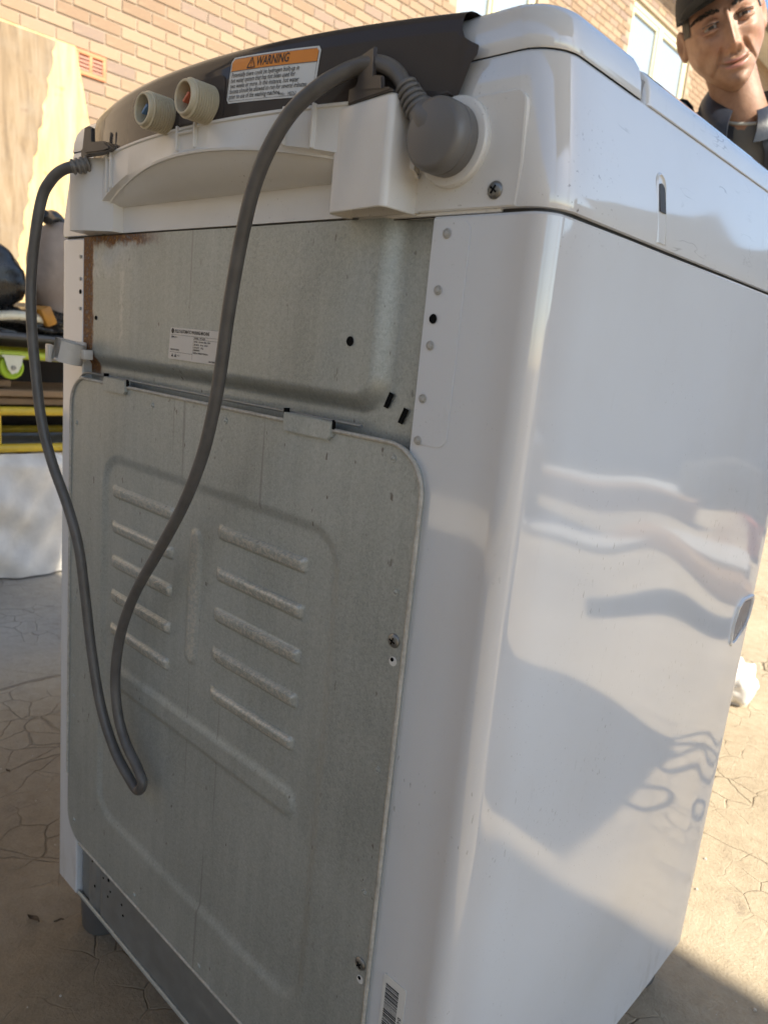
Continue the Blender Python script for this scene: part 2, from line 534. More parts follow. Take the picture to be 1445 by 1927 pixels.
# --- front panel and base frame (unseen sides of the cabinet)
MB().box(-HW + .05, HW - .05, DEP - .006, DEP + .001, .012, HC - .002, .003).build('front_panel', M_PAINT, wm)
MB().box(-HW + .02, HW - .02, .016, DEP - .02, .006, .02, .002).build('base_pan', M_GALV3, wm)
MB().box(-.262, .262, .020, .030, .01, HC - .004).build('inner_back', M_BLACK, wm)

# --- upper galvanised panel, pressed plateau
xs = np.concatenate([np.linspace(-.2485, -.20, 18), np.linspace(-.197, .14, 90), np.linspace(.1415, .2155, 56)])
zs = np.concatenate([np.linspace(.628, .645, 8), np.linspace(.6465, .69, 32), np.linspace(.693, .7758, 34)])
X, Z = np.meshgrid(xs, zs, indexing='ij')
def plateau(x, z, x0, x1, z0, z1, r, step):
    cx, cz = (x0 + x1) / 2, (z0 + z1) / 2
    qx = np.abs(x - cx) - (x1 - x0) / 2 + r; qz = np.abs(z - cz) - (z1 - z0) / 2 + r
    d = np.hypot(np.maximum(qx, 0), np.maximum(qz, 0)) + np.minimum(np.maximum(qx, qz), 0) - r
    return 1 - sstep(-step, 0, d)
H = .0095 * plateau(X, Z, -.40, .190, .6475, .86, .028, .0155)
H -= .0012 * plateau(X, Z, -.28, -.2265, .58, .86, .003, .003)
H += .0004 * np.sin(X * 37 + 1) * np.sin(Z * 23)
up = MB().grid(np.stack([X, .0085 - H, Z], -1)).build('upper_back_panel', M_GALV, wm, auto=70)
tag(up, 'galvanised upper back panel with rusty left edge')

def disc(name, x, z, y, r, mat, parent, h=.0006, seg=16):
    return MB().lathe([(r, 0), (r * .97, h), (0, h)], seg, Matrix.Translation((x, y, z)) @ Matrix.Rotation(R(90), 4, 'X')).build(name, mat, parent)
disc('hole', .1546, .6965, -.0012, .0034, M_BLACK, up, .0004)
disc('hole', -.2176, .6969, -.0012, .0022, M_BLACK, up, .0006)
for cx, cz in ((.1884, .6604), (.2027, .6516)):
    M = Matrix.Translation((cx, .0072, cz)) @ Matrix.Rotation(R(-27), 4, 'Y')
    MB().prism([(-.0040, -.0050), (.0000, -.0058), (.0042, .0042), (.0004, .0054)], lambda a, b, d: (cx + a, .0072 - d, cz + b), 0, .0006).build('slot', M_BLACK, up)

# --- right-hand strip details: raised weld pad, rivets, hole
pad = MB().prism(rrect(.2182, .2472, .636, .7725, .008), lambda a, b, d: (a, -d, b), .0001, .0006, .0003).build('weld_pad', M_PAINT, wm)
riv_src = MB().lathe([(.0030, 0), (.0029, .0003), (.0024, .0005), (.0022, .0002), (.0018, .0002), (.0015, .0010), (.0008, .0012), (0, .0012)], 16, Matrix.Rotation(R(90), 4, 'X')).build('rivet', M_RIVET, pad)
riv_src.location = (.2298, -.0011, .7647)
for x, z in ((.2276, .7317), (.2261, .6983), (.2247, .6652), (.2243, .6385)):
    inst(riv_src, 'rivet', pad, (x, -.0011, z), (0, random.random(), 0))
disc('hole', .2263, .7145, -.0011, .0030, M_BLACK, pad, .0004, 24)
# left strip details
for z in (.757, .735, .705):
    disc('rivet', -.2555, z, -.0002, .0018, M_RIVET, left_panel, .0010)
disc('hole', -.2555, .722, -.0002, .0024, M_BLACK, left_panel, .0004)
for z in (.612, .356, .345, .306, .296):
    disc('hole', -.274 + random.uniform(-.002, .002), z, -.0002, .0016, M_BLACK, left_panel, .0004)
# --- lower cover plate with pressed plateau, ribs and ten louvres
CX0, CX1, CZ0, CZ1, CR = -.2675, .2345, .081, .634, .032
def cov_edge(z, side):
    r = CR
    if z > CZ1 - r: t = (z - (CZ1 - r)) / r; k = r * (1 - math.sqrt(max(0, 1 - t * t)))
    elif z < CZ0 + r: t = ((CZ0 + r) - z) / r; k = r * (1 - math.sqrt(max(0, 1 - t * t)))
    else: k = 0
    return CX0 + k if side < 0 else CX1 - k
zs = np.concatenate([CZ0 + CR * (1 - np.cos(np.linspace(0, math.pi / 2, 12))), np.linspace(CZ0 + CR + .002, .35, 80),
                     np.linspace(.3515, .5715, 176), np.linspace(.574, CZ1 - CR - .001, 12), CZ1 - CR + CR * np.sin(np.linspace(0, math.pi / 2, 12))])
us = np.linspace(0, 1, 236)
X = np.array([[cov_edge(z, -1) + (cov_edge(z, 1) - cov_edge(z, -1)) * u for z in zs] for u in us])
Z = np.array([[z for z in zs] for u in us])
H = -.0028 * plateau(X, Z, -.196, .168, .146, .566, .036, .012)
def rib(x, z, x0, z0, x1, z1, wdt, soft):
    dx, dz = x1 - x0, z1 - z0; L2 = dx * dx + dz * dz
    t = np.clip(((x - x0) * dx + (z - z0) * dz) / L2, 0, 1)
    d = np.hypot(x - x0 - t * dx, z - z0 - t * dz)
    return 1 - sstep(wdt - soft, wdt, d)
H += .0026 * rib(X, Z, -.150, .3265, .124, .3265, .0135, .0045)
H += .0018 * rib(X, Z, -.0215, .402, -.0215, .512, .0105, .005)
louvres = []
for k in range(5):
    louvres.append((.0125, .1280, .5335 - .0373 * k)); louvres.append((-.1745, -.0585, .5322 - .0373 * k))
for x0, x1, zt in louvres:
    t = (zt - Z) / .0125
    s = np.clip((X - x0) / .010, 0, 1) * np.clip((x1 - X) / .0045, 0, 1)
    s = np.sqrt(np.clip(s, 0, 1)) if True else s
    prof = sstep(0, .16, t) * (1 - .25 * sstep(.3, .75, t)) * (1 - sstep(.74, 1.0, t))
    H += .0044 * prof * sstep(0, 1, s)
dn = rng.uniform(-1, 1, H.shape)
H += .00025 * np.sin(X * 21 + 2) * np.sin(Z * 17 + 1)
P = np.stack([X, -.0030 - H, Z], -1)
cv = MB().grid(P)
edge = np.concatenate([P[:, 0], P[-1, 1:], P[-2::-1, -1], P[0, -2:0:-1]])
q = np.stack([edge, edge * np.array([1, 0, 1]) + np.array([0, .001, 0])], 1)
cv.grid(np.concatenate([q, q[:1]], 0))
cover = cv.build('back_cover', M_GALV2, wm, auto=50)
tag(cover, 'galvanised lower back cover with pressed louvres and ribs')
# folded hem along the top, right edge and top corners
hem = [(CX0, z) for z in np.linspace(.16, CZ1 - CR, 30)]
hem += [(CX0 + CR * (1 - math.cos(a)), CZ1 - CR + CR * math.sin(a)) for a in np.linspace(.1, math.pi / 2, 10)]
hem += [(x, CZ1) for x in np.linspace(CX0 + CR + .01, CX1 - CR - .01, 40)]
hem += [(CX1 - CR + CR * math.sin(a), CZ1 - CR + CR * math.cos(a)) for a in np.linspace(0, math.pi / 2 - .1, 10)]
hem += [(CX1, z) for z in np.linspace(CZ1 - CR, CZ0 + CR, 60)]
MB().tube([(x, -.0036, z) for x, z in hem], .0016, 8).build('hem', M_DUST, cover)
MB().tube([(x, .0010, z + .0062) for x, z in hem[32:78]], .0013, 8).build('hem', M_GALV3, cover)
MB().tube([(x, -.0034, CZ0 + .0004) for x in np.linspace(-.235, .20, 40)], .0014, 8).build('hem', M_DUST, cover)
# two hanging tabs hooked over the hem
for x0, x1 in ((-.1905, -.1455), (.0945, .1478)):
    m = MB().prism([(x0, .6285), (x0 + .002, .6265), (x1 - .003, .6265), (x1, .6295), (x1, .6400), (x0, .6405)], lambda a, b, d: (a, -d, b), .0008, .0062, .0008)
    tb = m.build('tab', M_GALV2, cover)
    MB().prism([(x1 + .0002, .6350), (x1 + .0022, .6350), (x1 + .0016, .6400), (x1 - .0002, .6415)], lambda a, b, d: (a, -d, b), .0030, .0052).build('gap', M_BLACK, tb)
    MB().prism([(x0 - .0008, .6385), (x0 + .0002, .6385), (x0 + .0002, .6435), (x0 - .0008, .6435)], lambda a, b, d: (a, -d, b), .0001, .0052).build('gap', M_BLACK, tb)
# dimples and screws round the cover
dim_src = MB().lathe([(.0030, 0), (.0028, .0006), (.0017, .0004), (.0010, .0009), (0, .0010)], 14, Matrix.Rotation(R(90), 4, 'X')).build('dimple', M_GALV2, cover)
dim_src.location = (.2065, -.0030, .6239)
for x, z in ((-.1000, .6225), (.0165, .6235), (.2211, .5354), (.2214, .4032), (.2218, .3023), (-.2555, .585), (-.2555, .455), (-.2555, .385), (-.2555, .265), (-.250, .105), (-.105, .092), (.02, .092)):
    inst(dim_src, 'dimple', cover, (x, -.0030, z))
def screw(x, z, y, r, parent, mat=M_STEEL, ang=0.0, nrm='Y'):
    rot = Matrix.Rotation(R(90), 4, 'X')
    s = MB().lathe([(r, 0), (r, r * .12), (r * .86, r * .30), (r * .5, r * .42), (0, r * .45)], 20, Matrix.Translation((x, y, z)) @ rot).build('screw', mat, parent)
    c = MB()
    for k in (0, 90):
        M = Matrix.Translation((x, y - r * .46, z)) @ Matrix.Rotation(R(ang + k), 4, 'Y')
        c.box(-r * .52, r * .52, -r * .03 - .0001 * (k > 0), .0003, -r * .10, r * .10, M=M)
    c.build('cross_slot', M_BLACK, s)
    return s
screw(.2243, .5017, -.0030, .0050, cover, ang=20)
screw(.2256, .2437, -.0030, .0050, cover, ang=50)
for x, z in ((.2253, .4870), (.2267, .2304)):
    hl = disc('hole', x, z, -.0030, .0034, M_LABEL, cover, .0004)
    disc('hole', x - .0006, z + .0012, -.0034, .0015, M_BLACK, hl, .0003, 10)
# --- kick plate under the cover
kp = MB()
X, Z = np.meshgrid(np.linspace(-.2450, .215, 120), np.linspace(.004, .0905, 30), indexing='ij')
H = .003 * plateau(X, Z, -.225, .20, -.05, .12, .004, .005) - .002 * rib(X, Z, -.196, -.02, -.196, .066, .0045, .003)
kp.grid(np.stack([X, .0065 - H, Z], -1))
kick = kp.build('kick_plate', M_GALV3, wm, auto=60)
MB().tube([(x, .0024, .0035) for x in np.linspace(-.246, .26, 40)], .0023, 8).build('lip', M_GALV2, kick)
for x, z, r in ((-.2135, .066, .0014), (-.2065, .036, .0017), (-.186, .060, .0013), (-.1735, .0645, .0022), (-.1690, .052, .0014), (-.1745, .042, .0015), (-.142, .052, .0015), (-.1385, .040, .0016)):
    disc('hole', x, z, .0034, r, M_BLACK, kick, .0004, 10)
MB().box(-.205, -.171, .0005, .0030, .0782, .0812).build('slot', M_BLACK, kick)
# --- feet
for x, y in ((-.2485, .038), (.245, .040), (-.248, .488), (.258, .500)):
    MB().lathe([(.0, -.060), (.025, -.060), (.027, -.056), (.029, -.020), (.030, .0), (.012, .004)], 20, Matrix.Translation((x, y, 0))).build('foot', M_GREYFOOT, wm)

# --- seam: dark strip painting the shaded gap, and thin steel rim between cabinet and top cover
def plan_outline(hw, y0, y1, r, rf, nstraight=14):
    out = []
    rl = min(r, .012); hl = hw + .005
    for cx, cy, a, rr in ((hw - r, y0 + r, -90, r), (hw - rf, y1 - rf, 0, rf), (-hl + rf, y1 - rf, 90, rf), (-hl + rl, y0 + rl, 180, rl)):
        for k in range(11):
            t = R(a + 9 * k); out.append((cx + rr * math.cos(t), cy + rr * math.sin(t)))
    # subdivide long straights
    res = []
    for i in range(len(out)):
        a, b = out[i], out[(i + 1) % len(out)]
        res.append(a)
        if i % 11 == 10:
            for k in range(1, nstraight): res.append((a[0] + (b[0] - a[0]) * k / nstraight, a[1] + (b[1] - a[1]) * k / nstraight))
    return res
def loft(levels, rb, rf, dy0=0.0, y1=DEP + .004):
    """levels: (z, half width, y offset of the back)"""
    m = MB(); rows = []
    for z, hw_, yb in levels:
        rows.append([(x, y, z) for x, y in plan_outline(hw_, yb, y1 - (HW - hw_), rb, rf)])
    rows = np.array(rows)
    rows = np.concatenate([rows, rows[:, :1]], 1)
    return m.grid(rows)
MB().grid(np.stack([np.array([(x, y, z) for x, y in plan_outline(.2972, .0030, DEP - .002, .018, .012)] + [(*plan_outline(.2972, .0030, DEP - .002, .018, .012)[0], z)]) for z in (HC - .0002, HC + .004)])).build('seam_shade', pmat('seam_dark', (.02, .02, .018), .6), wm)

# --- top cover
S0 = HC + .0022
levels = [(S0, .2985, .0018), (S0 + .0006, .3006, .0002), (S0 + .004, .3012, -.0002), (.788, .3008, .0000), (.796, .3000, .0003), (.806, .2984, .0008), (.818, .2962, .0014), (.832, .2934, .0022), (.846, .2904, .0030), (.8585, .2878, .0036), (.8600, .2872, .0042), (.8606, .2855, .0060)]
tcov = loft(levels, .024, .02)
top_cover = tcov.build('top_cover', M_COVER, wm, auto=60)
# slot in the right-hand side of the cover
def xside(z):
    zz = [l[0] for l in levels]; xx = [l[1] for l in levels]
    return float(np.interp(z, zz, xx))
def capsule(cy, z0, z1, r, n=10, flat_bottom=False):
    out = [(cy + r * math.cos(R(180 * k / n)), z1 - r + r * math.sin(R(180 * k / n))) for k in range(n + 1)]
    if flat_bottom: out += [(cy - r, z0), (cy + r, z0)]
    else: out += [(cy + r * math.cos(R(180 + 180 * k / n)), z0 + r + r * math.sin(R(180 + 180 * k / n))) for k in range(n + 1)]
    return out
fn = lambda a, b, d: (xside(b) + d, a + (.8228 - b) * .13, b)
def strip_ring(o1, o2, d1, d2):
    nn = len(o1); V = [fn(a, b, d1) for a, b in o1] + [fn(a, b, d2) for a, b in o2]
    return V, [(i, (i + 1) % nn, nn + (i + 1) % nn, nn + i) for i in range(nn)]
slot = MB()
o_out, o_in = capsule(.1305, .7795, .8235, .0072, flat_bottom=True), capsule(.1305, .7800, .8222, .0058, flat_bottom=True)
slot.add(*strip_ring(o_out, o_in, .0002, .0012)); o3 = capsule(.1305, .7802, .8212, .0050, flat_bottom=True)
slot.add(*strip_ring(o_in, o3, .0012, -.0002))
slot_rim = slot.build('slot_rim', M_COVER, top_cover)
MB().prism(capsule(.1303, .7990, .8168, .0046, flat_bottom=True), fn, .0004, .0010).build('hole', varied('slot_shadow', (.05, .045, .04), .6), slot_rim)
# --- rear cap and lid that close the cover's top
def cap_levels(z0, zt, x0, r):
    out = [(z0, x0)]
    for k in range(1, 9):
        a = R(90 * k / 8); out.append((zt - r + r * math.sin(a), x0 - .006 - r + r * math.cos(a)) if k > 0 else None)
    return out
rc = MB()
rows = []
for z, dx, dyb in [(.8607, .2878, .0038), (.8615, .2883, .0034), (.870, .2872, .0040), (.8780, .2848, .0056), (.8840, .2805, .0088), (.8884, .2740, .0138), (.8912, .2650, .0205), (.8926, .2530, .0290), (.8930, .2380, .0400)]:
    rows.append([(x, y, z) for x, y in plan_outline(dx, dyb, .1045 - (.2883 - dx) * .25, .024, .004)])
rows = np.array(rows); rc.grid(np.concatenate([rows, rows[:, :1]], 1))
rc.f.append(tuple(len(rc.v) - rows.shape[1] - 1 + i for i in range(rows.shape[1])))
rear_cap = rc.build('rear_cap', M_COVER, wm, auto=50)
lid = MB(); rows = []
for z, dx in [(.8607, .2868), (.8612, .2878), (.870, .2866), (.8770, .2838), (.8825, .2790), (.8858, .272), (.8874, .262), (.8880, .248)]:
    rows.append([(x, y, z) for x, y in plan_outline(dx, .1120 + (.2878 - dx) * .3, DEP - (.2878 - dx) * .8, .006, .03)])
rows = np.array(rows); lid.grid(np.concatenate([rows, rows[:, :1]], 1))
lid.f.append(tuple(len(lid.v) - rows.shape[1] - 1 + i for i in range(rows.shape[1])))
lid_o = lid.build('lid', M_COVER, wm, auto=50)
MB().box(-.280, .2828, .100, .118, .850, .8750).build('lid_gap', varied('gap_grey', (.22, .21, .20), .6), lid_o)

# --- rear bulge: everything between the two cord boxes follows one bowed plan line
BS, BH = .035, .226
def bul(x): return BS * max(0.0, 1 - (x / BH) ** 2)
# lower white wall with arched grip lip, face above it, ledge
gp = []
xs = np.linspace(-.205, .205, 90)
def lipz(x): return .8215 - .62 * (x - .005) ** 2
prof_rows = []
for x in xs:
    b = bul(x); k = max(0.0, 1 - (x / .198) ** 2)
    lz = lipz(x)
    row = [(x, .0032, .7772), (x, -.0010, .7774), (x, -.0014, .800)]
    for s in (.15, .35, .6, .85, 1.0):
        row.append((x, -.0014 - (b * k ** .5 + .001) * (s ** .8) * 1.0, .800 + (lz - .800) * s ** 1.6))
    row += [(x, -b * k ** .5 - .0042, lz + .0002), (x, -b * k ** .5 - .0048, lz + .0018), (x, -b - .0026, lz + .0040)]
    row += [(x, -b - .0022, .8395), (x, -b - .0034, .8402), (x, -b - .0034, .8418), (x, -b - .0020, .8424), (x, -b + .006, .8424)]
    prof_rows.append(row)
rear_wall = MB().grid(np.array(prof_rows)).build('rear_grip', M_BACKPL, wm, auto=40)
# moulded ribs that divide the white face
for x in (-.159, -.147, -.0135, .0105, .1050, .1300):
    MB().box(x - .0011, x + .0011, -bul(x) - .0052, -bul(x) + .002, lipz(x) + .004, .8428, .0004, 1).build('moulded_rib', M_BACKPL, rear_wall)
for x0, x1 in ((-.159, -.147), (-.0135, .0105)):
    MB().tube([(x, -bul(x) - .0034, .8375) for x in np.linspace(x0, x1, 5)], .0011, 6).build('moulded_rib', M_BACKPL, rear_wall)
# white filler behind console at both ends
MB().box(.150, .2660, .0010, .004, .7756, .8400, .001).build('end_plate', M_BACKPL, wm)

# --- dark glossy console
cons_prof = [(.8400, .0), (.8440, .0001), (.855, .0004), (.868, .0009), (.8770, .0015), (.8830, .0028), (.8865, .0052), (.8885, .0090), (.8893, .014), (.8897, .030), (.8897, .060), (.8880, .092)]
bx = [(.8396, .2275), (.846, .2305), (.857, .2345), (.8605, .2382), (.8655, .2388), (.8680, .2335), (.8715, .2275), (.8765, .2248), (.8876, .2242), (.90, .2242)]
def xr_(z): return float(np.interp(z, [a for a, _ in bx], [b for _, b in bx]))
# finer rows so that the notched end reads as a curve
zz = np.concatenate([np.linspace(.8400, .8760, 40), [.8790, .8812, .8830, .8845, .8858, .8868, .8878, .8886, .8893]])
pr = [(z, float(np.interp(z, [a for a, _ in cons_prof[:9]], [b for _, b in cons_prof[:9]]))) for z in zz] + [(.8897, .030), (.8897, .060), (.8880, .092)]
rows = []
for z, dy in pr:
    x1 = xr_(z); x0 = -.2265
    row = []
    for u in np.linspace(0, 1, 110):
        x = x0 + (x1 - x0) * u
        # the bulge flattens into the cover at both ends
        yy = -max(bul(x) + .0024, .0024) + dy
        if z < .879 and x > .18: yy = min(yy, .0030 - .0042)
        row.append((x, yy, z))
    rows.append(row)
console = MB().grid(np.array(rows)).build('console', M_DARKPL, wm, auto=60)
tag(console, 'glossy dark grey rear console')
MB().grid(np.array([[(x_, y_, .8398) for x_, y_ in ((x, -bul(x) - .002), (x, .01))] for x in np.linspace(-.226, .2265, 60)])).build('console_floor', M_CLIP, console)
# raised bezel round the valves
bz = MB()
def con_fn(a, b, d): return (a, -bul(a) - .0024 - d + float(np.interp(b, [q[0] for q in cons_prof[:9]], [q[1] for q in cons_prof[:9]])), b)
pl = rrect(-.016, .0425, .8408, .8715, .006)
bz.prism(pl, con_fn, -.002, .0008, .0004)
bezel = bz.build('valve_bezel', M_DARKPL, console)
MB().prism(rrect(-.011, .012, .8420, .8530, .002), con_fn, .001, .0026, .0005).build('valve_bezel', M_CLIP, bezel)

# --- water inlets with threads
def inlet(cx, cz, col, name):
    yb, ye = -.0330, -.0580
    prof = [(.0150, -.004), (.0150, .0010), (.0126, .0018)]
    L = yb - ye; nth = 10
    for k in range(nth):
        h0 = .0025 + (L - .0055) * k / nth; p = (L - .0055) / nth
        prof += [(.01195, h0), (.0134, h0 + p * .30), (.0134, h0 + p * .58), (.01195, h0 + p * .92)]
    prof += [(.0119, L - .0022), (.0117, L - .0006), (.0112, L), (.0100, L), (.0096, L - .0008), (.0094, .004), (.0, .004)]
    M = Matrix.Translation((cx, yb, cz)) @ Matrix.Rotation(R(90), 4, 'X')
    o = MB().lathe(prof, 40, M).build('water_inlet', M_INLET, wm, auto=25)
    tag(o, name)
    b = MB().lathe([(.0091, .0042), (.0088, .0120), (.0050, .0135), (0, .0138)], 24, M)
    f = b.build('valve_filter', col, o)
    h = MB().box(-.0010, .0010, -.0232, -.0125, -.0040, .0048, .0005, 2, Matrix.Translation((cx, yb, cz)) @ Matrix.Rotation(R(55), 4, 'Y'))
    h.build('filter_pull', col, f)
inlet(-.033, .8525, M_BLUE, 'beige threaded water inlet with blue filter')
inlet(.024, .8528, M_RED, 'beige threaded water inlet with orange red filter')

# --- right cord box (open below), dark cord hook above it
bxm = MB()
n_ = 7
def boxring(z, t, off=0.0):
    x0, x1, y0 = .1430 + t, .2020 - t, -.0300 + t
    r = max(.0052 - t, .001)
    pts = [(x0, .0008)]
    for k in range(n_): a = R(180 + 90 * k / (n_ - 1)); pts.append((x0 + r + r * math.cos(a), y0 + r + r * math.sin(a)))
    for k in range(n_): a = R(270 + 90 * k / (n_ - 1)); pts.append((x1 - r + r * math.cos(a), y0 + r + r * math.sin(a)))
    pts.append((x1, .0008))
    return [(x, y + (.0085 * max(0, (.2020 - x) / .059) if y < 0 else 0), z) for x, y in pts]
bxm.grid(np.array([boxring(.7768, 0), boxring(.782, -.0001), boxring(.80, 0), boxring(.825, .0002), boxring(.8372, .0004), boxring(.8388, .0010), boxring(.8394, .0024)]))
bxm.grid(np.array([boxring(.8394, .0024), boxring(.8396, .010)]))
bxm.grid(np.array([boxring(.7768, 0), boxring(.7762, .0006), boxring(.7766, .0020), boxring(.7830, .0026), boxring(.8200, .003)]))
rbox = bxm.build('cord_box', M_BACKPL, wm, auto=50)
disc_bm = MB().box(.150, .2000, -.0185, .0, .8395, .8402, .0002)
disc_bm.build('cord_box_cap', M_CLIP, rbox)
hk = MB()
fnh = lambda a, b, d: (a, -d, b)
hk.prism([(.1572, .8392), (.2024, .8392), (.1990, .8412), (.1935, .8419), (.1922, .8483), (.1832, .8506), (.1818, .8662), (.1687, .8648), (.1662, .8503), (.1645, .8483), (.1575, .8479)], lambda a, b, d: (a, -d + .20 * max(0, .195 - a), b), .0285, .0312, .0007)
hk.box(.1600, .2005, -.0240, -.004, .8400, .8420, .0006)
hook = hk.build('cord_hook', M_CLIP, wm)
MB().prism([(.196, .8400), (.2265, .8400), (.2245, .8420), (.205, .8448), (.196, .8440)], fnh, .004, .0085, .0006).build('cord_hook_web', M_CLIP, hook)

# --- left cord box with dark clip
lb = MB()
def lring(z, t):
    P_ = [(-.2370, .0008), (-.2345, -.006), (-.2290, -.0225), (-.2265, -.0255), (-.2230, -.0262), (-.2050, -.0232), (-.2015, -.0222), (-.1720, -.0120), (-.1690, -.0100), (-.1660, .0008)]
    cx = -.203
    return [(cx + (x - cx) * (1 - t * 20), y * (1 - t * 20) if y < 0 else y, z) for x, y in P_]
lb.grid(np.array([lring(.7770, .006), lring(.7772, .0003), lring(.779, 0), lring(.80, 0), lring(.832, .0), lring(.8402, .0002), lring(.8418, .0012), lring(.8420, .006), lring(.842, .04)]))
lb.grid(np.array([lring(.7770, .006), lring(.7772, .045)]))
lbox = lb.build('cord_box', M_BACKPL, wm, auto=38)
lc = MB()
lc.prism([(-.2060, .8420), (-.1840, .8420), (-.1862, .8660), (-.1922, .8683), (-.2000, .8678)], fnh, .0205, .0240, .0008)
lc.prism([(-.1870, .8422), (-.1500, .8405), (-.1350, .8418), (-.1510, .8495), (-.1870, .8525)], fnh, .0205, .0300, .0012)
lc.prism([(-.2110, .8405), (-.2050, .8405), (-.2050, .8520), (-.2110, .8500)], fnh, .0190, .0220, .0006)
lc.prism([(-.1400, .8430), (-.1365, .8430), (-.1380, .8565), (-.1392, .8565)], fnh, .0225, .0245, .0003)
lclip = lc.build('cord_hook', M_CLIP, wm)
disc('hole', -.2776, .7865, -.0004, .0034, M_STEEL, top_cover, .0006)

# --- plug rest plate, ring and screw on the right
plate = MB().prism([(.1960, .7778)] + [(.2765, .7778), (.2772, .80), (.2755, .829)] + [(.2755 - .009 + .009 * math.cos(R(a)), .8300 + .0085 * math.sin(R(a))) for a in range(0, 91, 15)] + [(.1960, .8380)], fnh, -.004, .0012, .0006).build('plug_plate', M_BACKPL, wm)
screw(.2618, .7870, -.0012, .0050, plate, ang=35)
RY = Matrix.Rotation(R(90), 4, 'X')
PC = (.2290, .8150)
MB().lathe([(.0252, 0), (.0252, .0030), (.0242, .0044), (.0215, .0050), (0, .0050)], 40, Matrix.Translation((PC[0], -.0010, PC[1])) @ RY).build('plug_rest', M_BACKPL, plate)

# ------------------------------------------------------------------ power cord and plug (hangs from the machine)
CORD = [(-0.1995, -0.0215, 0.8360), (-0.2022, -0.031, 0.8321), (-0.2067, -0.036, 0.8304), (-0.2157, -0.041, 0.8258), (-0.2236, -0.045, 0.8181), (-0.2318, -0.049, 0.8045), (-0.2366, -0.053, 0.7742), (-0.2429, -0.055, 0.7297), (-0.243, -0.055, 0.6893), (-0.2392, -0.053, 0.6432), (-0.2311, -0.05, 0.5911), (-0.2175, -0.045, 0.5498), (-0.1958, -0.038, 0.5069), (-0.1819, -0.033, 0.4679), (-0.1747, -0.029, 0.4181), (-0.1637, -0.026, 0.357), (-0.1478, -0.023, 0.3026), (-0.1233, -0.02, 0.2641), (-0.0929, -0.018, 0.2431), (-0.0784, -0.017, 0.2381), (-0.0707, -0.017, 0.2503), (-0.0817, -0.017, 0.2625), (-0.1022, -0.018, 0.2783), (-0.1193, -0.019, 0.3046), (-0.1248, -0.02, 0.3466), (-0.1114, -0.022, 0.3975), (-0.0824, -0.024, 0.4478), (-0.0377, -0.027, 0.5014), (0.0023, -0.03, 0.5512), (0.0307, -0.033, 0.5964), (0.0465, -0.035, 0.6361), (0.0563, -0.037, 0.669), (0.0641, -0.039, 0.7038), (0.0726, -0.041, 0.7334), (0.0826, -0.043, 0.7631), (0.0951, -0.045, 0.7911), (0.1099, -0.045, 0.8144), (0.1266, -0.042, 0.8344), (0.1436, -0.036, 0.8476), (0.1556, -0.03, 0.8547), (0.1645, -0.0255, 0.8585), (0.1761, -0.0235, 0.8593), (0.1882, -0.022, 0.8563), (0.1967, -0.021, 0.8504), (0.2022, -0.0205, 0.8438)]
pc = MB().tube(catmull(CORD, 7), .0050, 14).build('power_cord', M_CORD, wm)
tag(pc, 'long grey mains cord drooping in a loop')
# plug body: thick disc with a collar arm towards the cord
plug = MB().lathe([(.0196, .0), (.0202, .0015), (.0204, .0080), (.0198, .0086), (.0204, .0092), (.0203, .0145), (.0198, .0172), (.0186, .0188), (.0168, .0195), (.0, .0198)], 44, Matrix.Translation((PC[0], -.0050, PC[1])) @ RY)
plug.tube([(.2235, -.0120, .8205), (.2195, -.0140, .8248), (.2150, -.0160, .8290), (.2100, -.0182, .8335)], [.0125, .0122, .0100, .0068], 20)
plug_o = plug.build('plug', M_PLUG, pc, auto=40)
# ribbed strain relief
def strain(a, b, r0, r1, nring, parent, mat):
    a, b = Vector(a), Vector(b); m = MB()
    m.tube([a, b], [r0 * .80, r1 * .80], 14)
    for k in range(nring):
        t0 = (k + .12) / nring; t1 = (k + .72) / nring
        r = r0 + (r1 - r0) * t0
        m.tube([a.lerp(b, t0), a.lerp(b, t0 + .03), a.lerp(b, t1 - .03), a.lerp(b, t1)], [r * .92, r, r, r * .92], 16)
    return m.build('strain_relief', mat, parent)
strain((.2130, -.0175, .8300), (.2018, -.0205, .8450), .0086, .0068, 5, pc, M_PLUG)
strain((-.1985, -.0195, .8370), (-.2045, -.0345, .8310), .0078, .0066, 4, pc, M_CORD2)
disc('finger_dent', PC[0] + .0202, PC[1], 0, .0001, M_PLUG, plug_o) if False else None

# --- ivory hose clip on the left strip
hc = MB()
cM = Matrix.Translation((-.2440, -.0170, .6600)) @ Matrix.Rotation(R(-8), 4, 'X') @ Matrix.Rotation(R(8), 4, 'Y')
hc.lathe([(.0138, -.011), (.0150, -.0108), (.0150, .0105), (.0138, .011), (.0125, .0105), (.0125, -.0105), (.0138, -.011)], 28, cM, R(-60), R(240))
hc.lathe([(.0, -.0106), (.0128, -.0106), (.0128, -.0085), (0, -.0085)], 24, cM)
hc.box(-.2640, -.2545, -.0330, -.0290, .6480, .6660, .001)
hc.box(-.2600, -.2560, -.0310, -.0170, .6490, .6650, .001)
hc.box(-.2320, -.2220, -.0110, -.0014, .6540, .6640, .001)
hc.box(-.256, -.236, -.006, -.0016, .651, .671, .001)
hc.build('hose_clip', M_CLIPW, wm)

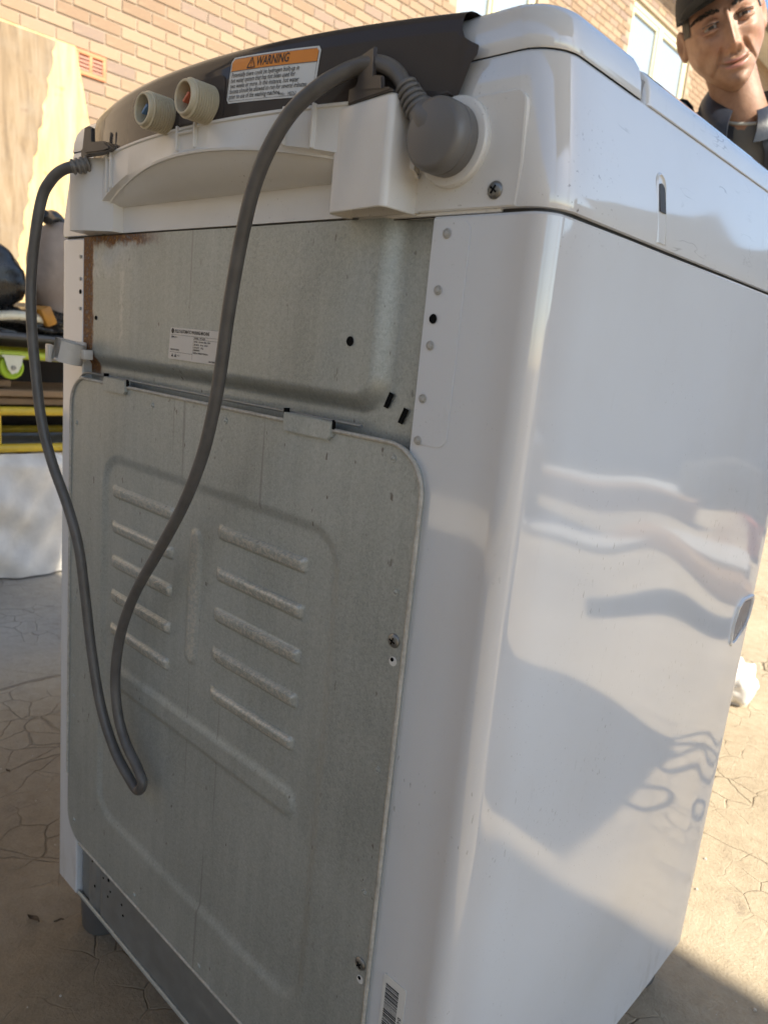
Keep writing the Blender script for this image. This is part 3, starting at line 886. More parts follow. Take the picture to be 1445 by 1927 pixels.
# ------------------------------------------------------------------ stickers
def text_mesh(s, size, xs=1.0, x=0.0, y=0.0, shear=0.0, align='LEFT', bold=0.0):
    cu = bpy.data.curves.new('t', 'FONT'); cu.body = s; cu.size = size; cu.shear = shear; cu.align_x = align
    cu.resolution_u = 2; cu.offset = bold
    ob = bpy.data.objects.new('t', cu); COL.objects.link(ob)
    dg = bpy.context.evaluated_depsgraph_get()
    me = bpy.data.meshes.new_from_object(ob.evaluated_get(dg))
    V = [(v.co.x * xs + x, v.co.y + y) for v in me.vertices]
    Fs = [tuple(p.vertices) for p in me.polygons]
    bpy.data.objects.remove(ob, do_unlink=True); bpy.data.meshes.remove(me); bpy.data.curves.remove(cu)
    return V, Fs

class Sheet:
    """flat print laid on a surface: fn(a,b,lift) maps sticker coordinates to 3D"""
    def __init__(self, fn): self.fn = fn; self.m = MB()
    def poly(self, pts, lift, strips=1):
        self.m.add([self.fn(a, b, lift) for a, b in pts], [tuple(range(len(pts)))])
    def rect(self, x0, x1, z0, z1, lift, nx=1):
        xs_ = np.linspace(x0, x1, nx + 1)
        self.m.grid(np.array([[self.fn(x, zq, lift) for zq in np.linspace(z0, z1, 2 if z1 - z0 < .002 else 12)] for x in xs_]))
    def text(self, *a, lift=.0006, **k):
        V, Fs = text_mesh(*a, **k)
        self.m.add([self.fn(x, z, lift) for x, z in V], Fs)

# warning sticker on the bowed console; 83 x 30 mm, set a touch askew
A = R(-2.6)
def warn_fn(a, b, lift):
    x = .0450 + a * math.cos(A) - b * math.sin(A) + .0010 * (b / .03)
    z = .8512 + a * math.sin(A) + b * math.cos(A)
    return con_fn(x, z, lift)
WW, WH = .0830, .0298
def wsheet(poly_r, x0, x1, z0, z1, lift):
    rows = []
    for x in np.linspace(x0, x1, 40):
        k = 0.0
        for xc, s in ((x0, 1), (x1, -1)):
            d = (x - xc) * s
            if d < poly_r: k = poly_r - math.sqrt(max(0, poly_r ** 2 - (poly_r - d) ** 2))
        rows.append([warn_fn(x, zq, lift) for zq in np.linspace(z0 + k, z1 - k, 16)])
    return np.array(rows)
st = MB().grid(wsheet(.0026, 0, WW, 0, WH, .0004))
warn = st.build('warning_sticker', M_LABEL, console, auto=60)
tag(warn, 'white and orange warning sticker')
om = MB()
rows = []
for x in np.linspace(.0014, WW - .0014, 40):
    k = 0.0
    for xc, s in ((.0014, 1), (WW - .0014, -1)):
        d = (x - xc) * s
        if d < .0018: k = .0018 - math.sqrt(max(0, .0018 ** 2 - (.0018 - d) ** 2))
    rows.append([warn_fn(x, zq, .0006) for zq in np.linspace(.0206, WH - .0014 - k, 8)])
om.grid(np.array(rows)); om.build('orange_band', M_ORANGE, warn, auto=60)
ps = Sheet(warn_fn)
ps.rect(.0012, WW - .0012, .0203, .0206, .0008, 30)
ps.rect(.0012, .0014, .0026, WH - .0030, .0008); ps.rect(WW - .0014, WW - .0012, .0026, WH - .0030, .0008)
ps.rect(.0030, WW - .0030, WH - .0014, WH - .0012, .0008, 30); ps.rect(.0030, WW - .0030, .0011, .0013, .0008, 30)
ps.text('WARNING', .0079, .80, .0265, .0222, shear=.08, lift=.0008, bold=.00012)
# warning triangle
def line(p, q, wd=.00035):
    dx, dy = q[0] - p[0], q[1] - p[1]; L = math.hypot(dx, dy); nx, ny = -dy / L * wd, dx / L * wd
    ps.poly([(p[0] + nx, p[1] + ny), (q[0] + nx, q[1] + ny), (q[0] - nx, q[1] - ny), (p[0] - nx, p[1] - ny)], .0009)
T0, T1, T2 = (.0180, .0215), (.0256, .0215), (.0218, .0280)
line(T0, T1); line(T1, T2); line(T2, T0)
ps.poly([(.0215, .0262), (.0221, .0262), (.0220, .0235), (.0216, .0235)], .0009); ps.poly([(.0215, .0229), (.0221, .0229), (.0221, .0223), (.0215, .0223)], .0009)
for i, s in enumerate(['Potentially there could be hydrogen built-up in', 'hot water system that has not been used for', 'two weeks or more. In this instance, hot water', 'faucets should be allowed to run for several minutes', 'prior to use of the washing machine.']):
    ps.text(s, .0043, .80, .0026, .0165 - .00345 * i, shear=.12, lift=.0008, bold=.00003)
ps.text('P/No. : MEZ62', .0030, .85, .0525, .0016, shear=.1, lift=.0008)
ps.m.build('print', M_INK, warn, smooth=False)

# rating sticker on the upper galvanised panel
rfn = lambda a, b, lift: (-.0765 + a + .0022 * (b / .0275), -.0018 - lift, .6672 + b)
rs = MB().prism(rrect(0, .0765, 0, .0275, .0015), lambda a, b, d: rfn(a, b, d), -.001, .0004)
rating = rs.build('rating_sticker', M_LABEL2, up)
tag(rating, 'cream rating sticker')
pr_ = Sheet(rfn)
pr_.poly([(.0045 + .0022 * math.cos(a), .0246 + .0022 * math.sin(a)) for a in np.linspace(0, 2 * math.pi, 20)[:-1]], .0006)
pr_.text('FULLY AUTOMATIC WASHING MACHINE', .0040, .72, .0082, .0232, lift=.0006, bold=.00008)
pr_.rect(.002, .0745, .0212, .0214, .0006); pr_.rect(.0386, .0745, .0188, .0190, .0006)
pr_.rect(.0384, .0386, .0015, .0212, .0006); pr_.rect(.002, .0386, .0062, .0064, .0006)
for s, x, z, sz in (('SERIAL No. :', .003, .0188, .0020), ('MADE IN KOREA', .003, .0078, .0020), ('MODEL :  WT-H650', .0395, .0194, .0020), ('RATED   220-240V~50Hz  500W', .0395, .0165, .0019), ('220-240 V~   50 Hz   500 W', .0395, .0140, .0019), ('CAPACITY     6.5kg', .0395, .0116, .0019), ('DIMENSION', .0395, .0094, .0019), ('540(W)X 540(D)X 910(H)mm', .0395, .0070, .0019), ('3W1T0000', .064, .0012, .0020)):
    pr_.text(s, sz, .95, x, z, lift=.0006, bold=.00004)
pr_.poly([(.005, .0022), (.0085, .0022), (.0068, .0052)], .0006); pr_.poly([(.010, .0022), (.0135, .0022), (.0118, .0052)], .0006)
pr_.text('N136', .0018, 1, .0145, .003, lift=.0006)
pr_.m.build('print', M_INK, rating, smooth=False)

# barcode sticker low on the right-hand strip
bfn = lambda a, b, lift: (.2470 + a, -.0004 - lift, .2500 - b)
bs = MB().prism(rrect(0, .0215, 0, .085, .002), bfn, -.0002, .0003)
bar = bs.build('barcode_sticker', M_LABEL, wm)
tag(bar, 'white barcode sticker')
pb_ = Sheet(bfn)
z = .0065
while z < .078:
    t = random.choice((.0004, .0004, .0008, .0012))
    pb_.rect(.0030, .0155, z, z + t, .0005); z += t + random.choice((.0004, .0005, .0009))
V, Fs = text_mesh('3782-00-0', .0050, .9, 0, 0, bold=.00008)
pb_.m.add([bfn(.0205 - b, .0420 - a, .0005) if False else bfn(.0170 + .0 + b * .9, .0440 - a, .0005) for a, b in V], Fs)
pb_.m.build('print', M_INK, bar, smooth=False)

# ================================================================== BRICK HOUSE (long wall parallel to the machine's side)
WX = -5.21
house = tag(empty('brick_house', (WX, 6, 0)), 'sunlit cream brick house with cream window frames and dark gutter', 'house')
def hp(o): o.location = Vector(o.location) - house.location; return o
BZ0, BY0, BL, BHt = 2.7188, 1.8541 + .005, .240, .0862
WINS = [(10.02, 12.02, 4.55, 5.86), (6.30, 7.75, 4.10, 5.60)]
def in_win(y0, y1, z0, z1):
    return any(y1 > a and y0 < b and z1 > c and z0 < d for a, b, c, d in WINS)
VENT = (2.230, 2.458, 2.4745, 2.6345)
mort = varied('mortar', (.38, .295, .21), .92, .18, 70, 0, .3)
wallm = MB()
ycuts = [-4.0]
for a, b, c, d in sorted(WINS):
    wallm.box(WX - .22, WX, ycuts[-1], a, 0, 6.62)
    wallm.box(WX - .22, WX, a, b, 0, c); wallm.box(WX - .22, WX, a, b, d, 6.62)
    ycuts.append(b)
wallm.box(WX - .22, WX, ycuts[-1], 22, 0, 6.62)
wall = wallm.build('wall', mort, house, smooth=False); hp(wall)
def mat_brick():
    m = pmat('cream_brick', (.5, .36, .23), .85, 0, .3); t = NT(m)
    oi = t.node('ShaderNodeObjectInfo'); c = t.coord('Object')
    n1 = t.noise(t.coord('Generated'), 2.5, 4); n2 = t.noise(c, 60, 5, .7)
    a = t.ramp(oi.outputs['Random'], [(0, (.27, .180, .115)), (.3, (.335, .228, .145)), (.65, (.37, .262, .170)), (.85, (.31, .218, .155)), (1, (.26, .190, .148))])
    a = t.mix(t.math('MULTIPLY', t.srange(n2, .4, .7), .30), a, (.36, .24, .14))
    a = t.mix(t.math('MULTIPLY', t.srange(n1, .5, .7), .22), a, (.43, .32, .21))
    t.base(a); t.bump(n2, .4, .004)
    return m
M_BRICK = mat_brick()
def brick_mesh(L):
    return MB().box(0, .0075, 0, L, 0, .076, .003, 1)
bm_full = brick_mesh(.230).build('brick', M_BRICK, house)
camM = cam.rotation_euler.to_matrix().transposed()
def proj(p):
    c = camM @ (Vector(p) - CAM)
    if c.z > -.05: return None
    f = 1400.676
    return 722.5 + f * c.x / -c.z, 963.5 - f * c.y / -c.z, -c.z
near, far, trims = [], [], []
for k in range(-12, 46):
    z0 = BZ0 - BHt + .010 + k * BHt
    off = BY0 + (.12 if k % 2 else 0.0)
    j0 = int((1.0 - off) / BL) - 1
    for j in range(j0, 62):
        y0 = off + j * BL
        if in_win(y0, y0 + .23, z0, z0 + .076): continue
        if y0 + .23 > VENT[0] - .006 and y0 < VENT[1] + .006 and z0 + .076 > VENT[2] and z0 < VENT[3] - .01:
            for a, b in ((y0, VENT[0] - .006), (VENT[1] + .006, y0 + .23)):
                if b - a > .02: trims.append((a, b, z0))
            continue
        q = proj((WX, y0 + .11, z0 + .04))
        if q is None or not (-80 < q[0] < 1560 and -60 < q[1] < 560): continue
        lim = float(np.interp(q[0], [0, 130, 200, 300, 420, 600, 880, 1100, 1300, 1450], [60, 330, 230, 150, 90, 60, 40, 45, 260, 400]))
        (near if q[1] < lim else far).append((q[2], y0, z0))
near.sort()
ind, rest = near[:300], near[300:] + far
first = True
for d, y0, z0 in ind:
    loc = (WX + .0005 + random.uniform(-.0012, .0012), y0 + random.uniform(-.002, .002), z0 + random.uniform(-.0015, .0015))
    if first:
        ob = bm_full; first = False
    else:
        ob = inst(bm_full, 'brick', None)
    ob.parent = wall; ob.location = Vector(loc) - house.location
    ob.location = Vector(loc) - Vector((WX, 6, 0)) - wall.location
    ob.rotation_euler = (random.uniform(-.003, .003), 0, random.uniform(-.006, .006))
for a, b, z0 in trims:
    ob = MB().box(0, .0075, 0, b - a, 0, .076, .003, 1).build('brick', M_BRICK, wall)
    ob.location = Vector((WX + .0005, a, z0)) - Vector((WX, 6, 0)) - wall.location
bw = MB()
for d, y0, z0 in rest:
    bw.box(WX + .0003, WX + .008, y0, y0 + .23, z0, z0 + .076)
M_BRICK2 = mat_brick()
t_ = NT(M_BRICK2)
bo = bw.build('brickwork', M_BRICK2, wall, smooth=False); bo['kind'] = 'stuff'
bo.location = -Vector((WX, 6, 0)) - wall.location
# terracotta vent with two banks of slats
M_TERRA = varied('terracotta', (.62, .24, .11), .75, .14, 40, 0, .2)
M_TERRA2 = varied('terracotta_slat', (.56, .30, .22), .75, .14, 40, 0, .2)
vy0, vy1, vz0, vz1 = VENT
vm = MB()
vm.box(WX, WX + .020, vy0, vy1, vz1 - .026, vz1, .002); vm.box(WX, WX + .020, vy0, vy1, vz0, vz0 + .026, .002)
vm.box(WX, WX + .0196, vy0, vy0 + .026, vz0 + .024, vz1 - .024, .002); vm.box(WX, WX + .0196, vy1 - .026, vy1, vz0 + .024, vz1 - .024, .002)
ymid = (vy0 + vy1) / 2
vm.box(WX, WX + .0192, ymid - .012, ymid + .012, vz0 + .024, vz1 - .024, .002)
vent = vm.build('air_vent', M_TERRA, house); hp(vent)
MB().box(WX + .0002, WX + .001, vy0 + .02, vy1 - .02, vz0 + .02, vz1 - .02).build('vent_back', varied('vent_dark', (.10, .05, .03), .9), vent)
for a, b in ((vy0 + .027, ymid - .012), (ymid + .012, vy1 - .027)):
    for k in range(4):
        zc = vz0 + .037 + k * .0255
        MB().box(-.011, .011, a, b, -.0065, .0065, .001, 1, Matrix.Translation((WX + .010, 0, zc)) @ Matrix.Rotation(R(34), 4, 'Y')).build('slat', M_TERRA2, vent)
# windows with cream frames
M_CREAM = varied('cream_frame', (.74, .68, .46), .45, .06, 20)
def glass(name, col):
    m = pmat(name, col, .06, 0, .5); return m
M_GLASS = glass('window_glass', (.30, .36, .42))
M_BLIND = varied('pale_blind', (.62, .64, .62), .7, .05, 9)
def window(y0, y1, z0, z1, mulls):
    f = MB()
    fx0, fx1 = WX - .10, WX - .035
    f.box(fx0, fx1, y0, y1, z1 - .085, z1, .004); f.box(fx0, fx1, y0, y1, z0, z0 + .085, .004)
    f.box(fx0, fx1 - .001, y0, y0 + .07, z0 + .08, z1 - .08, .004); f.box(fx0, fx1 - .001, y1 - .07, y1, z0 + .08, z1 - .08, .004)
    f.box(WX - .05, WX + .035, y0 - .03, y1 + .03, z0 - .05, z0, .004)
    wn_ = f.build('window', M_CREAM, house); hp(wn_)
    ys = [y0 + .07] + mulls + [y1 - .07]
    for m in mulls:
        MB().box(fx0, fx1 + .012, m - .06, m + .06, z0 + .084, z1 - .084, .006).build('mullion', M_CREAM, wn_)
    for a, b in zip(ys[:-1], ys[1:]):
        a2, b2 = a + (.06 if a != ys[0] else 0), b - (.06 if b != ys[-1] else 0)
        s = MB()
        for u0, u1, v0, v1 in ((a2, b2, z1 - .14, z1 - .086), (a2, b2, z0 + .086, z0 + .14), (a2, a2 + .045, z0 + .14, z1 - .14), (b2 - .045, b2, z0 + .14, z1 - .14)):
            s.box(fx0 + .01, fx1 - .012, u0, u1, v0, v1, .002)
        s.build('sash', M_CREAM, wn_)
        MB().box(fx0 + .014, fx0 + .020, a2 + .03, b2 - .03, z0 + .12, z1 - .12).build('pane', M_GLASS, wn_)
        MB().box(fx0 - .06, fx0 - .05, a2, b2, z0 + .05, z1 - .05).build('blind', M_BLIND, wn_)
window(10.02, 12.02, 4.55, 5.86, [10.98])
window(6.30, 7.75, 4.10, 5.60, [7.0])
# eave, gutter and roof
M_GUT = varied('dark_gutter', (.10, .09, .08), .4, .15, 20)
ev = MB().box(WX - .25, WX + .46, -4.2, 22.2, 6.62, 6.66)
eave = ev.build('eave', varied('eave_cream', (.55, .50, .40), .7, .1, 6), house); hp(eave)
gp_ = [(WX + .46, 6.60), (WX + .58, 6.60), (WX + .60, 6.72), (WX + .585, 6.72), (WX + .57, 6.615), (WX + .475, 6.615), (WX + .475, 6.72), (WX + .46, 6.72)]
gt = MB().prism(gp_, lambda a, b, d: (a, d, b), -4.3, 22.3).build('gutter', M_GUT, house); hp(gt)
rf = MB().prism([(WX + .5, 6.70), (WX - 4.5, 8.9), (WX - 4.5, 8.8), (WX + .5, 6.665)], lambda a, b, d: (a, d, b), -4.3, 22.3).build('roof', varied('roof_tile', (.30, .15, .10), .8, .2, 5, 0, .3), house); hp(rf)

# ------------------------------------------------------------------ plywood sheet against the house
def mat_ply():
    m = pmat('plywood', (.6, .42, .2), .7, 0, .3); t = NT(m)
    c = t.coord()
    g = t.noise(t.coord(scale=(1, 1, .10)), 14, 6, .65, .6); n = t.noise(c, 5, 4)
    kn = t.srange(t.noise(c, 6.5, 2), .67, .74)
    a = t.ramp(g, [(.3, (.42, .27, .12)), (.5, (.62, .44, .20)), (.7, (.72, .54, .28))])
    a = t.mix(t.math('MULTIPLY', t.srange(n, .4, .75), .35), a, (.50, .36, .20))
    a = t.mix(t.math('MULTIPLY', kn, .6), a, (.26, .14, .06))
    t.base(a); t.bump(g, .25, .004); return m
# top right corner (2.22, 2.62), lower right slants outward to the right
ply = MB().prism([(.30, .02), (2.62, .02), (2.40, 1.60), (2.219, 2.63), (.30, 2.63)], lambda a, b, d: (WX + .03 + d + (2.63 - b) * .09, a, b), 0, .018, .002)
plyo = ply.build('plywood_sheet', mat_ply())
tag(plyo, 'large bright yellow plywood sheet leaning against the brick house', 'plywood')
edge_ = [(1.60 + (2.0705 - 1.60) * ((z_ - .40) / 2.20) + .010 * math.sin(z_ * 34) + .006 * math.sin(z_ * 71 + 1), z_) for z_ in np.linspace(.40, 2.612, 60)]
dk = MB().prism([(.30, .02), (1.52, .02)] + edge_ + [(.30, 2.612)], lambda a, b, d: (WX + .052 + d + (2.63 - b) * .09, a, b), 0, .012)
M_OLDPLY = mat_ply(); M_OLDPLY.name = 'old_plywood'
for nd in M_OLDPLY.node_tree.nodes:
    if nd.type == 'VALTORGB':
        for el, c_ in zip(nd.color_ramp.elements, ((.14, .095, .055), (.25, .175, .10), (.33, .25, .16))): el.color = (*c_, 1)
    if nd.type == 'MIX':
        cc = nd.inputs[7]; 
        if not cc.is_linked: cc.default_value = (.30, .26, .20, 1) if cc.default_value[0] > .4 else (.16, .08, .05, 1)
dko = dk.build('plywood_sheet', M_OLDPLY, smooth=False)
tag(dko, 'dark weathered plywood sheet with ragged slanting edge over the yellow sheet', 'plywood')

# ================================================================== SHADE ROOF, unseen overhead, sized to keep sun off the machine
M_IRON = varied('corrugated_iron', (.42, .43, .42), .5, .15, 12, .4)
M_POST = varied('roof_post', (.35, .33, .30), .6, .15, 12)
ZR = 3.26
shade_roof = tag(empty('shade_roof', (1.5, -.5, 0)), 'unseen corrugated iron roof on steel posts, shaped to shade the machine', 'shade_roof')
def corr(x0, x1, y0, y1, z, n=240):
    # sheets run along y with waves across x
    xs_ = np.linspace(x0, x1, int((x1 - x0) / .076 * 8))
    zz_ = z + .009 * np.sin((xs_) / .076 * 2 * math.pi)
    return np.array([[(x, y, zq) for y in (y0, y1)] for x, zq in zip(xs_, zz_)])
def corr_y(x0, x1, y0, y1, z):
    ys_ = np.linspace(y0, y1, int((y1 - y0) / .076 * 8))
    return np.array([[(x, y, z + .009 * math.sin(y / .076 * 2 * math.pi)) for x in (x0, x1)] for y in ys_])
def cpart(m, name, mat): 
    o = m.build(name, mat, shade_roof); o.location = -shade_roof.location; return o
cpart(MB().grid(corr(-2.0, 3.9, -1.5, 1.303, ZR)), 'roof_sheet', M_IRON)
for x in (-2.0, .95, 3.8): cpart(MB().box(x - .03, x + .03, -1.5, 1.25, ZR - .16, ZR - .012, .004), 'beam', M_POST)
for x, y in ((3.8, 1.18), (3.8, -1.4), (-2.0, -1.4)): cpart(MB().box(x - .04, x + .04, y - .04, y + .04, -.02, ZR - .1, .005), 'post', M_POST)
# unseen wall behind the camera, added to hold back sky light
gw = MB().box(-5.1, 4.2, -3.1, -2.9, 0, 2.6, .01).build('sky_block_wall', varied('pale_render', (.34, .345, .34), .9, .12, 4, 0, .2))
tag(gw, 'pale rendered wall, unseen, added behind the camera to hold back sky light', 'wall')

# ------------------------------------------------------------------ things to the right that the glossy side panel mirrors
fence = tag(empty('metal_fence', (2.6, 5.3, 0)), 'grey blue metal panel fence across the end of the yard', 'fence')
M_FENCE = varied('fence_grey', (.20, .21, .23), .55, .1, 6)
for k in range(7):
    x0 = -.1 + k * .95
    h = (2.2, 2.2, 2.6, 2.6, 1.9, 2.45, 2.45)[k]
    ys_ = np.array([0, .03, .03, 0, 0, .03, .03, 0, 0, .03, .03, 0, 0])
    xx = np.linspace(x0, x0 + .93, 13)
    g_ = np.array([[(x, 5.3 - y, 0.0), (x, 5.3 - y, h)] for x, y in zip(xx, ys_)])
    o = MB().grid(g_).build('panel', M_FENCE, fence, smooth=False); o.location = -fence.location
    o = MB().box(x0 - .03, x0 + .01, 5.28, 5.33, 0, h + .04, .004).build('post', M_FENCE, fence); o.location = -fence.location

# second washing machine, further right, with loose hoses on its top
w2 = tag(empty('washer', (1.71, 1.10, 0)), 'second washing machine with loose grey hoses on its top, right of the first', 'washing machine')
MB().box(-.29, .29, -.27, .27, .03, .80, .02, 3).build('cabinet', M_PAINT, w2)
MB().box(-.292, .292, -.272, .272, .806, .88, .022, 3).build('top_cover', M_COVER, w2)
for x in (-.22, .22):
    for y in (-.2, .2): MB().lathe([(.025, 0), (.03, .035)], 14, Matrix.Translation((x, y, 0))).build('foot', M_GREYFOOT, w2)
def hose(shadow, r):
    # (x - z, y, z) triples: unseen loops placed by where their shadows should fall
    MB().tube(catmull([(a + h - 1.71, y - 1.10, h) for a, y, h in shadow], 8), r, 10).build('hose', M_CORD, w2)
hose([(.68, 1.30, .892), (.56, 1.36, .93), (.49, 1.38, .93), (.44, 1.36, .86), (.425, 1.31, .76), (.45, 1.24, .66), (.50, 1.18, .62), (.545, 1.20, .70), (.54, 1.28, .80), (.55, 1.32, .905), (.70, 1.22, .893)], .0085)
hose([(.66, 1.10, .892), (.55, 1.14, .91), (.485, 1.16, .86), (.45, 1.12, .74), (.455, 1.05, .62), (.50, .99, .55), (.56, .99, .56)], .0075)
hose([(.70, 1.16, .893), (.54, 1.30, .96), (.46, 1.40, .95), (.43, 1.44, .84), (.44, 1.43, .70), (.50, 1.36, .60), (.60, 1.30, .62)], .0065)

# ================================================================== PERSON leaning over behind the machine
person = tag(empty('person', (-.24, 1.82, 0)), 'man in dark cap and dark zip jacket leaning forward behind the machine', 'person')
PO = Vector(person.location)
camR = cam.rotation_euler.to_matrix()
HC_ = Vector((-.214, 1.379, 1.494))
toC = (CAM - HC_).normalized()
rt = (camR @ Vector((1, 0, 0))); rt = (rt - toC * rt.dot(toC)).normalized()
upv = toC.cross(rt)
tl = R(24)
hx = rt * math.cos(tl) + upv * math.sin(tl)
hz = -rt * math.sin(tl) + upv * math.cos(tl)
MH = Matrix((hx, toC, hz)).transposed()
# small yaw to the viewer's right and chin slightly up
MH = MH @ Matrix.Rotation(R(-8), 3, 'Z') @ Matrix.Rotation(R(2), 3, 'X')
MH4 = Matrix.Translation(HC_ - PO) @ MH.to_4x4() @ Matrix.Scale(1.02, 4)
def mat_skin():
    m = pmat('skin', (.50, .29, .19), .48, 0, .4); t = NT(m); c = t.coord()
    n = t.noise(c, 40, 5, .65); n2 = t.noise(c, 9, 3)
    a = t.ramp(n, [(.3, (.31, .160, .098)), (.55, (.40, .225, .142)), (.75, (.46, .27, .175))])
    a = t.mix(t.math('MULTIPLY', t.srange(n2, .5, .75), .3), a, (.50, .22, .15))
    at_ = t.node('ShaderNodeAttribute'); at_.attribute_name = 'stubble'
    a = t.mix(t.math('MULTIPLY', t.math('MULTIPLY', at_.outputs['Fac'], t.srange(t.noise(c, 500, 2), .3, .6)), .45), a, (.20, .135, .10))
    t.base(a); t.bump(t.math('ADD', t.noise(c, 260, 4, .7), t.math('MULTIPLY', t.noise(c, 60, 4), .8)), .45, .0016)
    t.b.inputs['Subsurface Weight'].default_value = .12
    t.b.inputs['Subsurface Radius'].default_value = (1.0, .3, .15)
    t.b.inputs['Subsurface Scale'].default_value = .008
    return m
M_SKIN = mat_skin()
def head_surface(dx, dy, dz):
    g = lambda v, s: np.exp(-(v / s) ** 2)
    x = .0745 * dx; y = np.where(dy > 0, .088, .100) * dy; z = np.where(dz > 0, .120, .122) * dz
    low = sstep(-.01, -.118, z)
    x = x * (1 - .30 * low ** 1.2) * (1 + .05 * g(z + .055, .03))
    fr = sstep(0.0, .45, dy)
    y = y + fr * .046 * sstep(-.035, -.112, z) + fr * .010 * g(z + .02, .05)
    y = y - (dy < 0) * .03 * dy * 0 + (1 - fr) * (-.0)
    ax = np.abs(x)
    zs_ = z - .0060 * np.clip(np.abs(x) / .024, 0, 1.3) ** 2
    nz = np.interp(z, [-.050, -.046, -.040, -.033, -.022, -.005, .012, .024, .034], [0, .006, .017, .0235, .0205, .0135, .0075, .004, 0])
    ns = np.interp(z, [-.05, -.034, -.015, .02], [.0115, .0115, .0085, .0075])
    y += fr * nz * g(x, ns)
    y += fr * .0085 * g(ax - .0135, .0058) * g(z + .038, .0075)
    y -= fr * .004 * g(ax - .007, .0035) * g(z + .0475, .003)
    y += fr * .0065 * g(z - .0335, .009) * g(ax - .028, .022)
    y -= fr * .0125 * g(z - .0125, .0120) * g(ax - .0315, .0150)
    y -= fr * .0036 * g(z + .006, .0032) * g(ax - .032, .013)
    for kk in (-.006, .002, .010): y -= fr * .0012 * g(z - .012 - kk - .25 * (ax - .052), .0013) * g(ax - .056, .007)
    y += fr * .0065 * g(z + .018, .017) * g(ax - .046, .017)
    # folds from the nose to the mouth corners, hollow cheeks
    tt = np.clip((-.030 - z) / .045, 0, 1); lx = .019 + .020 * tt
    y -= fr * .0068 * g(ax - lx, .0042) * sstep(-.026, -.036, z) * sstep(-.088, -.074, z)
    y += fr * .0030 * g(ax - lx - .010, .008) * sstep(-.026, -.036, z) * sstep(-.088, -.070, z)
    y -= fr * .0075 * g(ax - .053, .012) * g(z + .058, .022)
    # lips: upper, slit, lower
    y += fr * .0050 * g(zs_ + .0615, .0055) * g(x, .022) + fr * .0060 * g(zs_ + .0745, .0060) * g(x, .0205)
    y -= fr * .0075 * g(zs_ + .0680, .0022) * np.exp(-(x / .0270) ** 4)
    y -= fr * .0022 * g(z + .053, .004) * g(x, .004)
    y -= fr * .0035 * g(z + .086, .005) * g(x, .020)
    y += fr * .0085 * g(z + .104, .012) * g(x, .019)
    for zz_ in (.046, .053, .060): y -= fr * .0008 * g(z - zz_, .0014) * g(x, .035)
    y -= fr * .0022 * g(ax - .0045, .0016) * g(z - .030, .006)
    return np.stack([x, y, z], -1)
th = np.linspace(0.0005, math.pi - .0005, 170)
ph = np.linspace(-math.pi, math.pi, 241)
# concentrate columns on the face
ph = ph - .42 * np.sin(ph)
TH, PH = np.meshgrid(th, ph, indexing='ij')
HP = head_surface(np.sin(TH) * np.sin(PH), np.sin(TH) * np.cos(PH), np.cos(TH))
body = MB()
def addM(mb, v, f, M): mb.add([M @ Vector(p) for p in v], f)
tmp = MB().grid(HP)
addM(body, tmp.v, tmp.f, MH4)
# ears
for sx in (-1, 1):
    e = MB()
    A_, B_ = np.meshgrid(np.linspace(0, 2 * math.pi, 25), np.linspace(0, math.pi, 15), indexing='ij')
    ex, ey, ez = np.sin(B_) * np.cos(A_), np.sin(B_) * np.sin(A_), np.cos(B_)
    shp = np.stack([.0085 * ex, .0185 * ey * (1 - .25 * (ez < 0) * -ez), .032 * ez], -1)
    d = np.exp(-(((ey) / .55) ** 2 + ((ez - .1) / .55) ** 2))
    shp[..., 0] -= np.where(ex > 0, .010 * d, 0)
    e.grid(shp)
    Me = Matrix.Translation((sx * .0790, -.010, .002)) @ Matrix.Rotation(R(-14), 4, 'X')
    Mm = Me @ Matrix.Rotation(R(sx * 28), 4, 'Z') @ Matrix.Scale(sx, 4, (1, 0, 0))
    addM(body, e.v, e.f, MH4 @ Mm)
# neck running into the chest
S4 = Vector((-.176, 1.470, 1.345))
nk0 = MH4 @ Vector((0, -.028, -.045)) + PO
npts = [nk0, nk0.lerp(S4, .35) + Vector((0, .004, 0)), nk0.lerp(S4, .7), S4, S4 + Vector((.01, .03, -.06))]
body.tube([p - PO for p in npts], [.052, .0505, .051, .054, .052], 26)
# hands with five fingers resting on the front of the machine
LAT = Vector((.92, .39, 0)); FWD = Vector((.39, -.92, 0))
def hand(mb, wrist, dirf, up, side):
    d = Vector(dirf).normalized(); u = Vector(up).normalized(); s = d.cross(u).normalized() * side
    wr = Vector(wrist)
    mb.tube([wr - d * .05, wr, wr + d * .03, wr + d * .07, wr + d * .09], [.026, .027, .032, .036, .028], 14)
    for k, (off, ln) in enumerate(((-.030, .068), (-.010, .078), (.010, .074), (.029, .058))):
        p0 = wr + d * .08 + s * off
        p1 = p0 + d * ln * .45 - u * .004; p2 = p1 + (d * .8 - u * .5) * ln * .32; p3 = p2 + (d * .5 - u * .8) * ln * .25
        mb.tube([p0, p1, p2, p3], [.0095, .009, .0082, .0065], 9)
    t0 = wr + d * .025 - s * .030
    mb.tube([t0, t0 + (d * .6 - s * .8) * .035, t0 + (d * .85 - s * .45 - u * .2) * .065], [.012, .0105, .008], 9)
SHL, SHR = S4 - LAT * .19 + Vector((0, .06, -.05)), S4 + LAT * .165 + Vector((0, .07, -.05))
ELL, ELR = Vector((-.50, 1.34, 1.02)), Vector((-.02, 1.52, .98))
WRL, WRR = Vector((-.40, 1.16, .90)), Vector((-.06, 1.30, .86))
hand(body, WRL - PO, (.15, -.9, -.35), (0, -.3, .95), 1)
hand(body, WRR - PO, (-.10, -.9, -.30), (0, -.3, .95), -1)
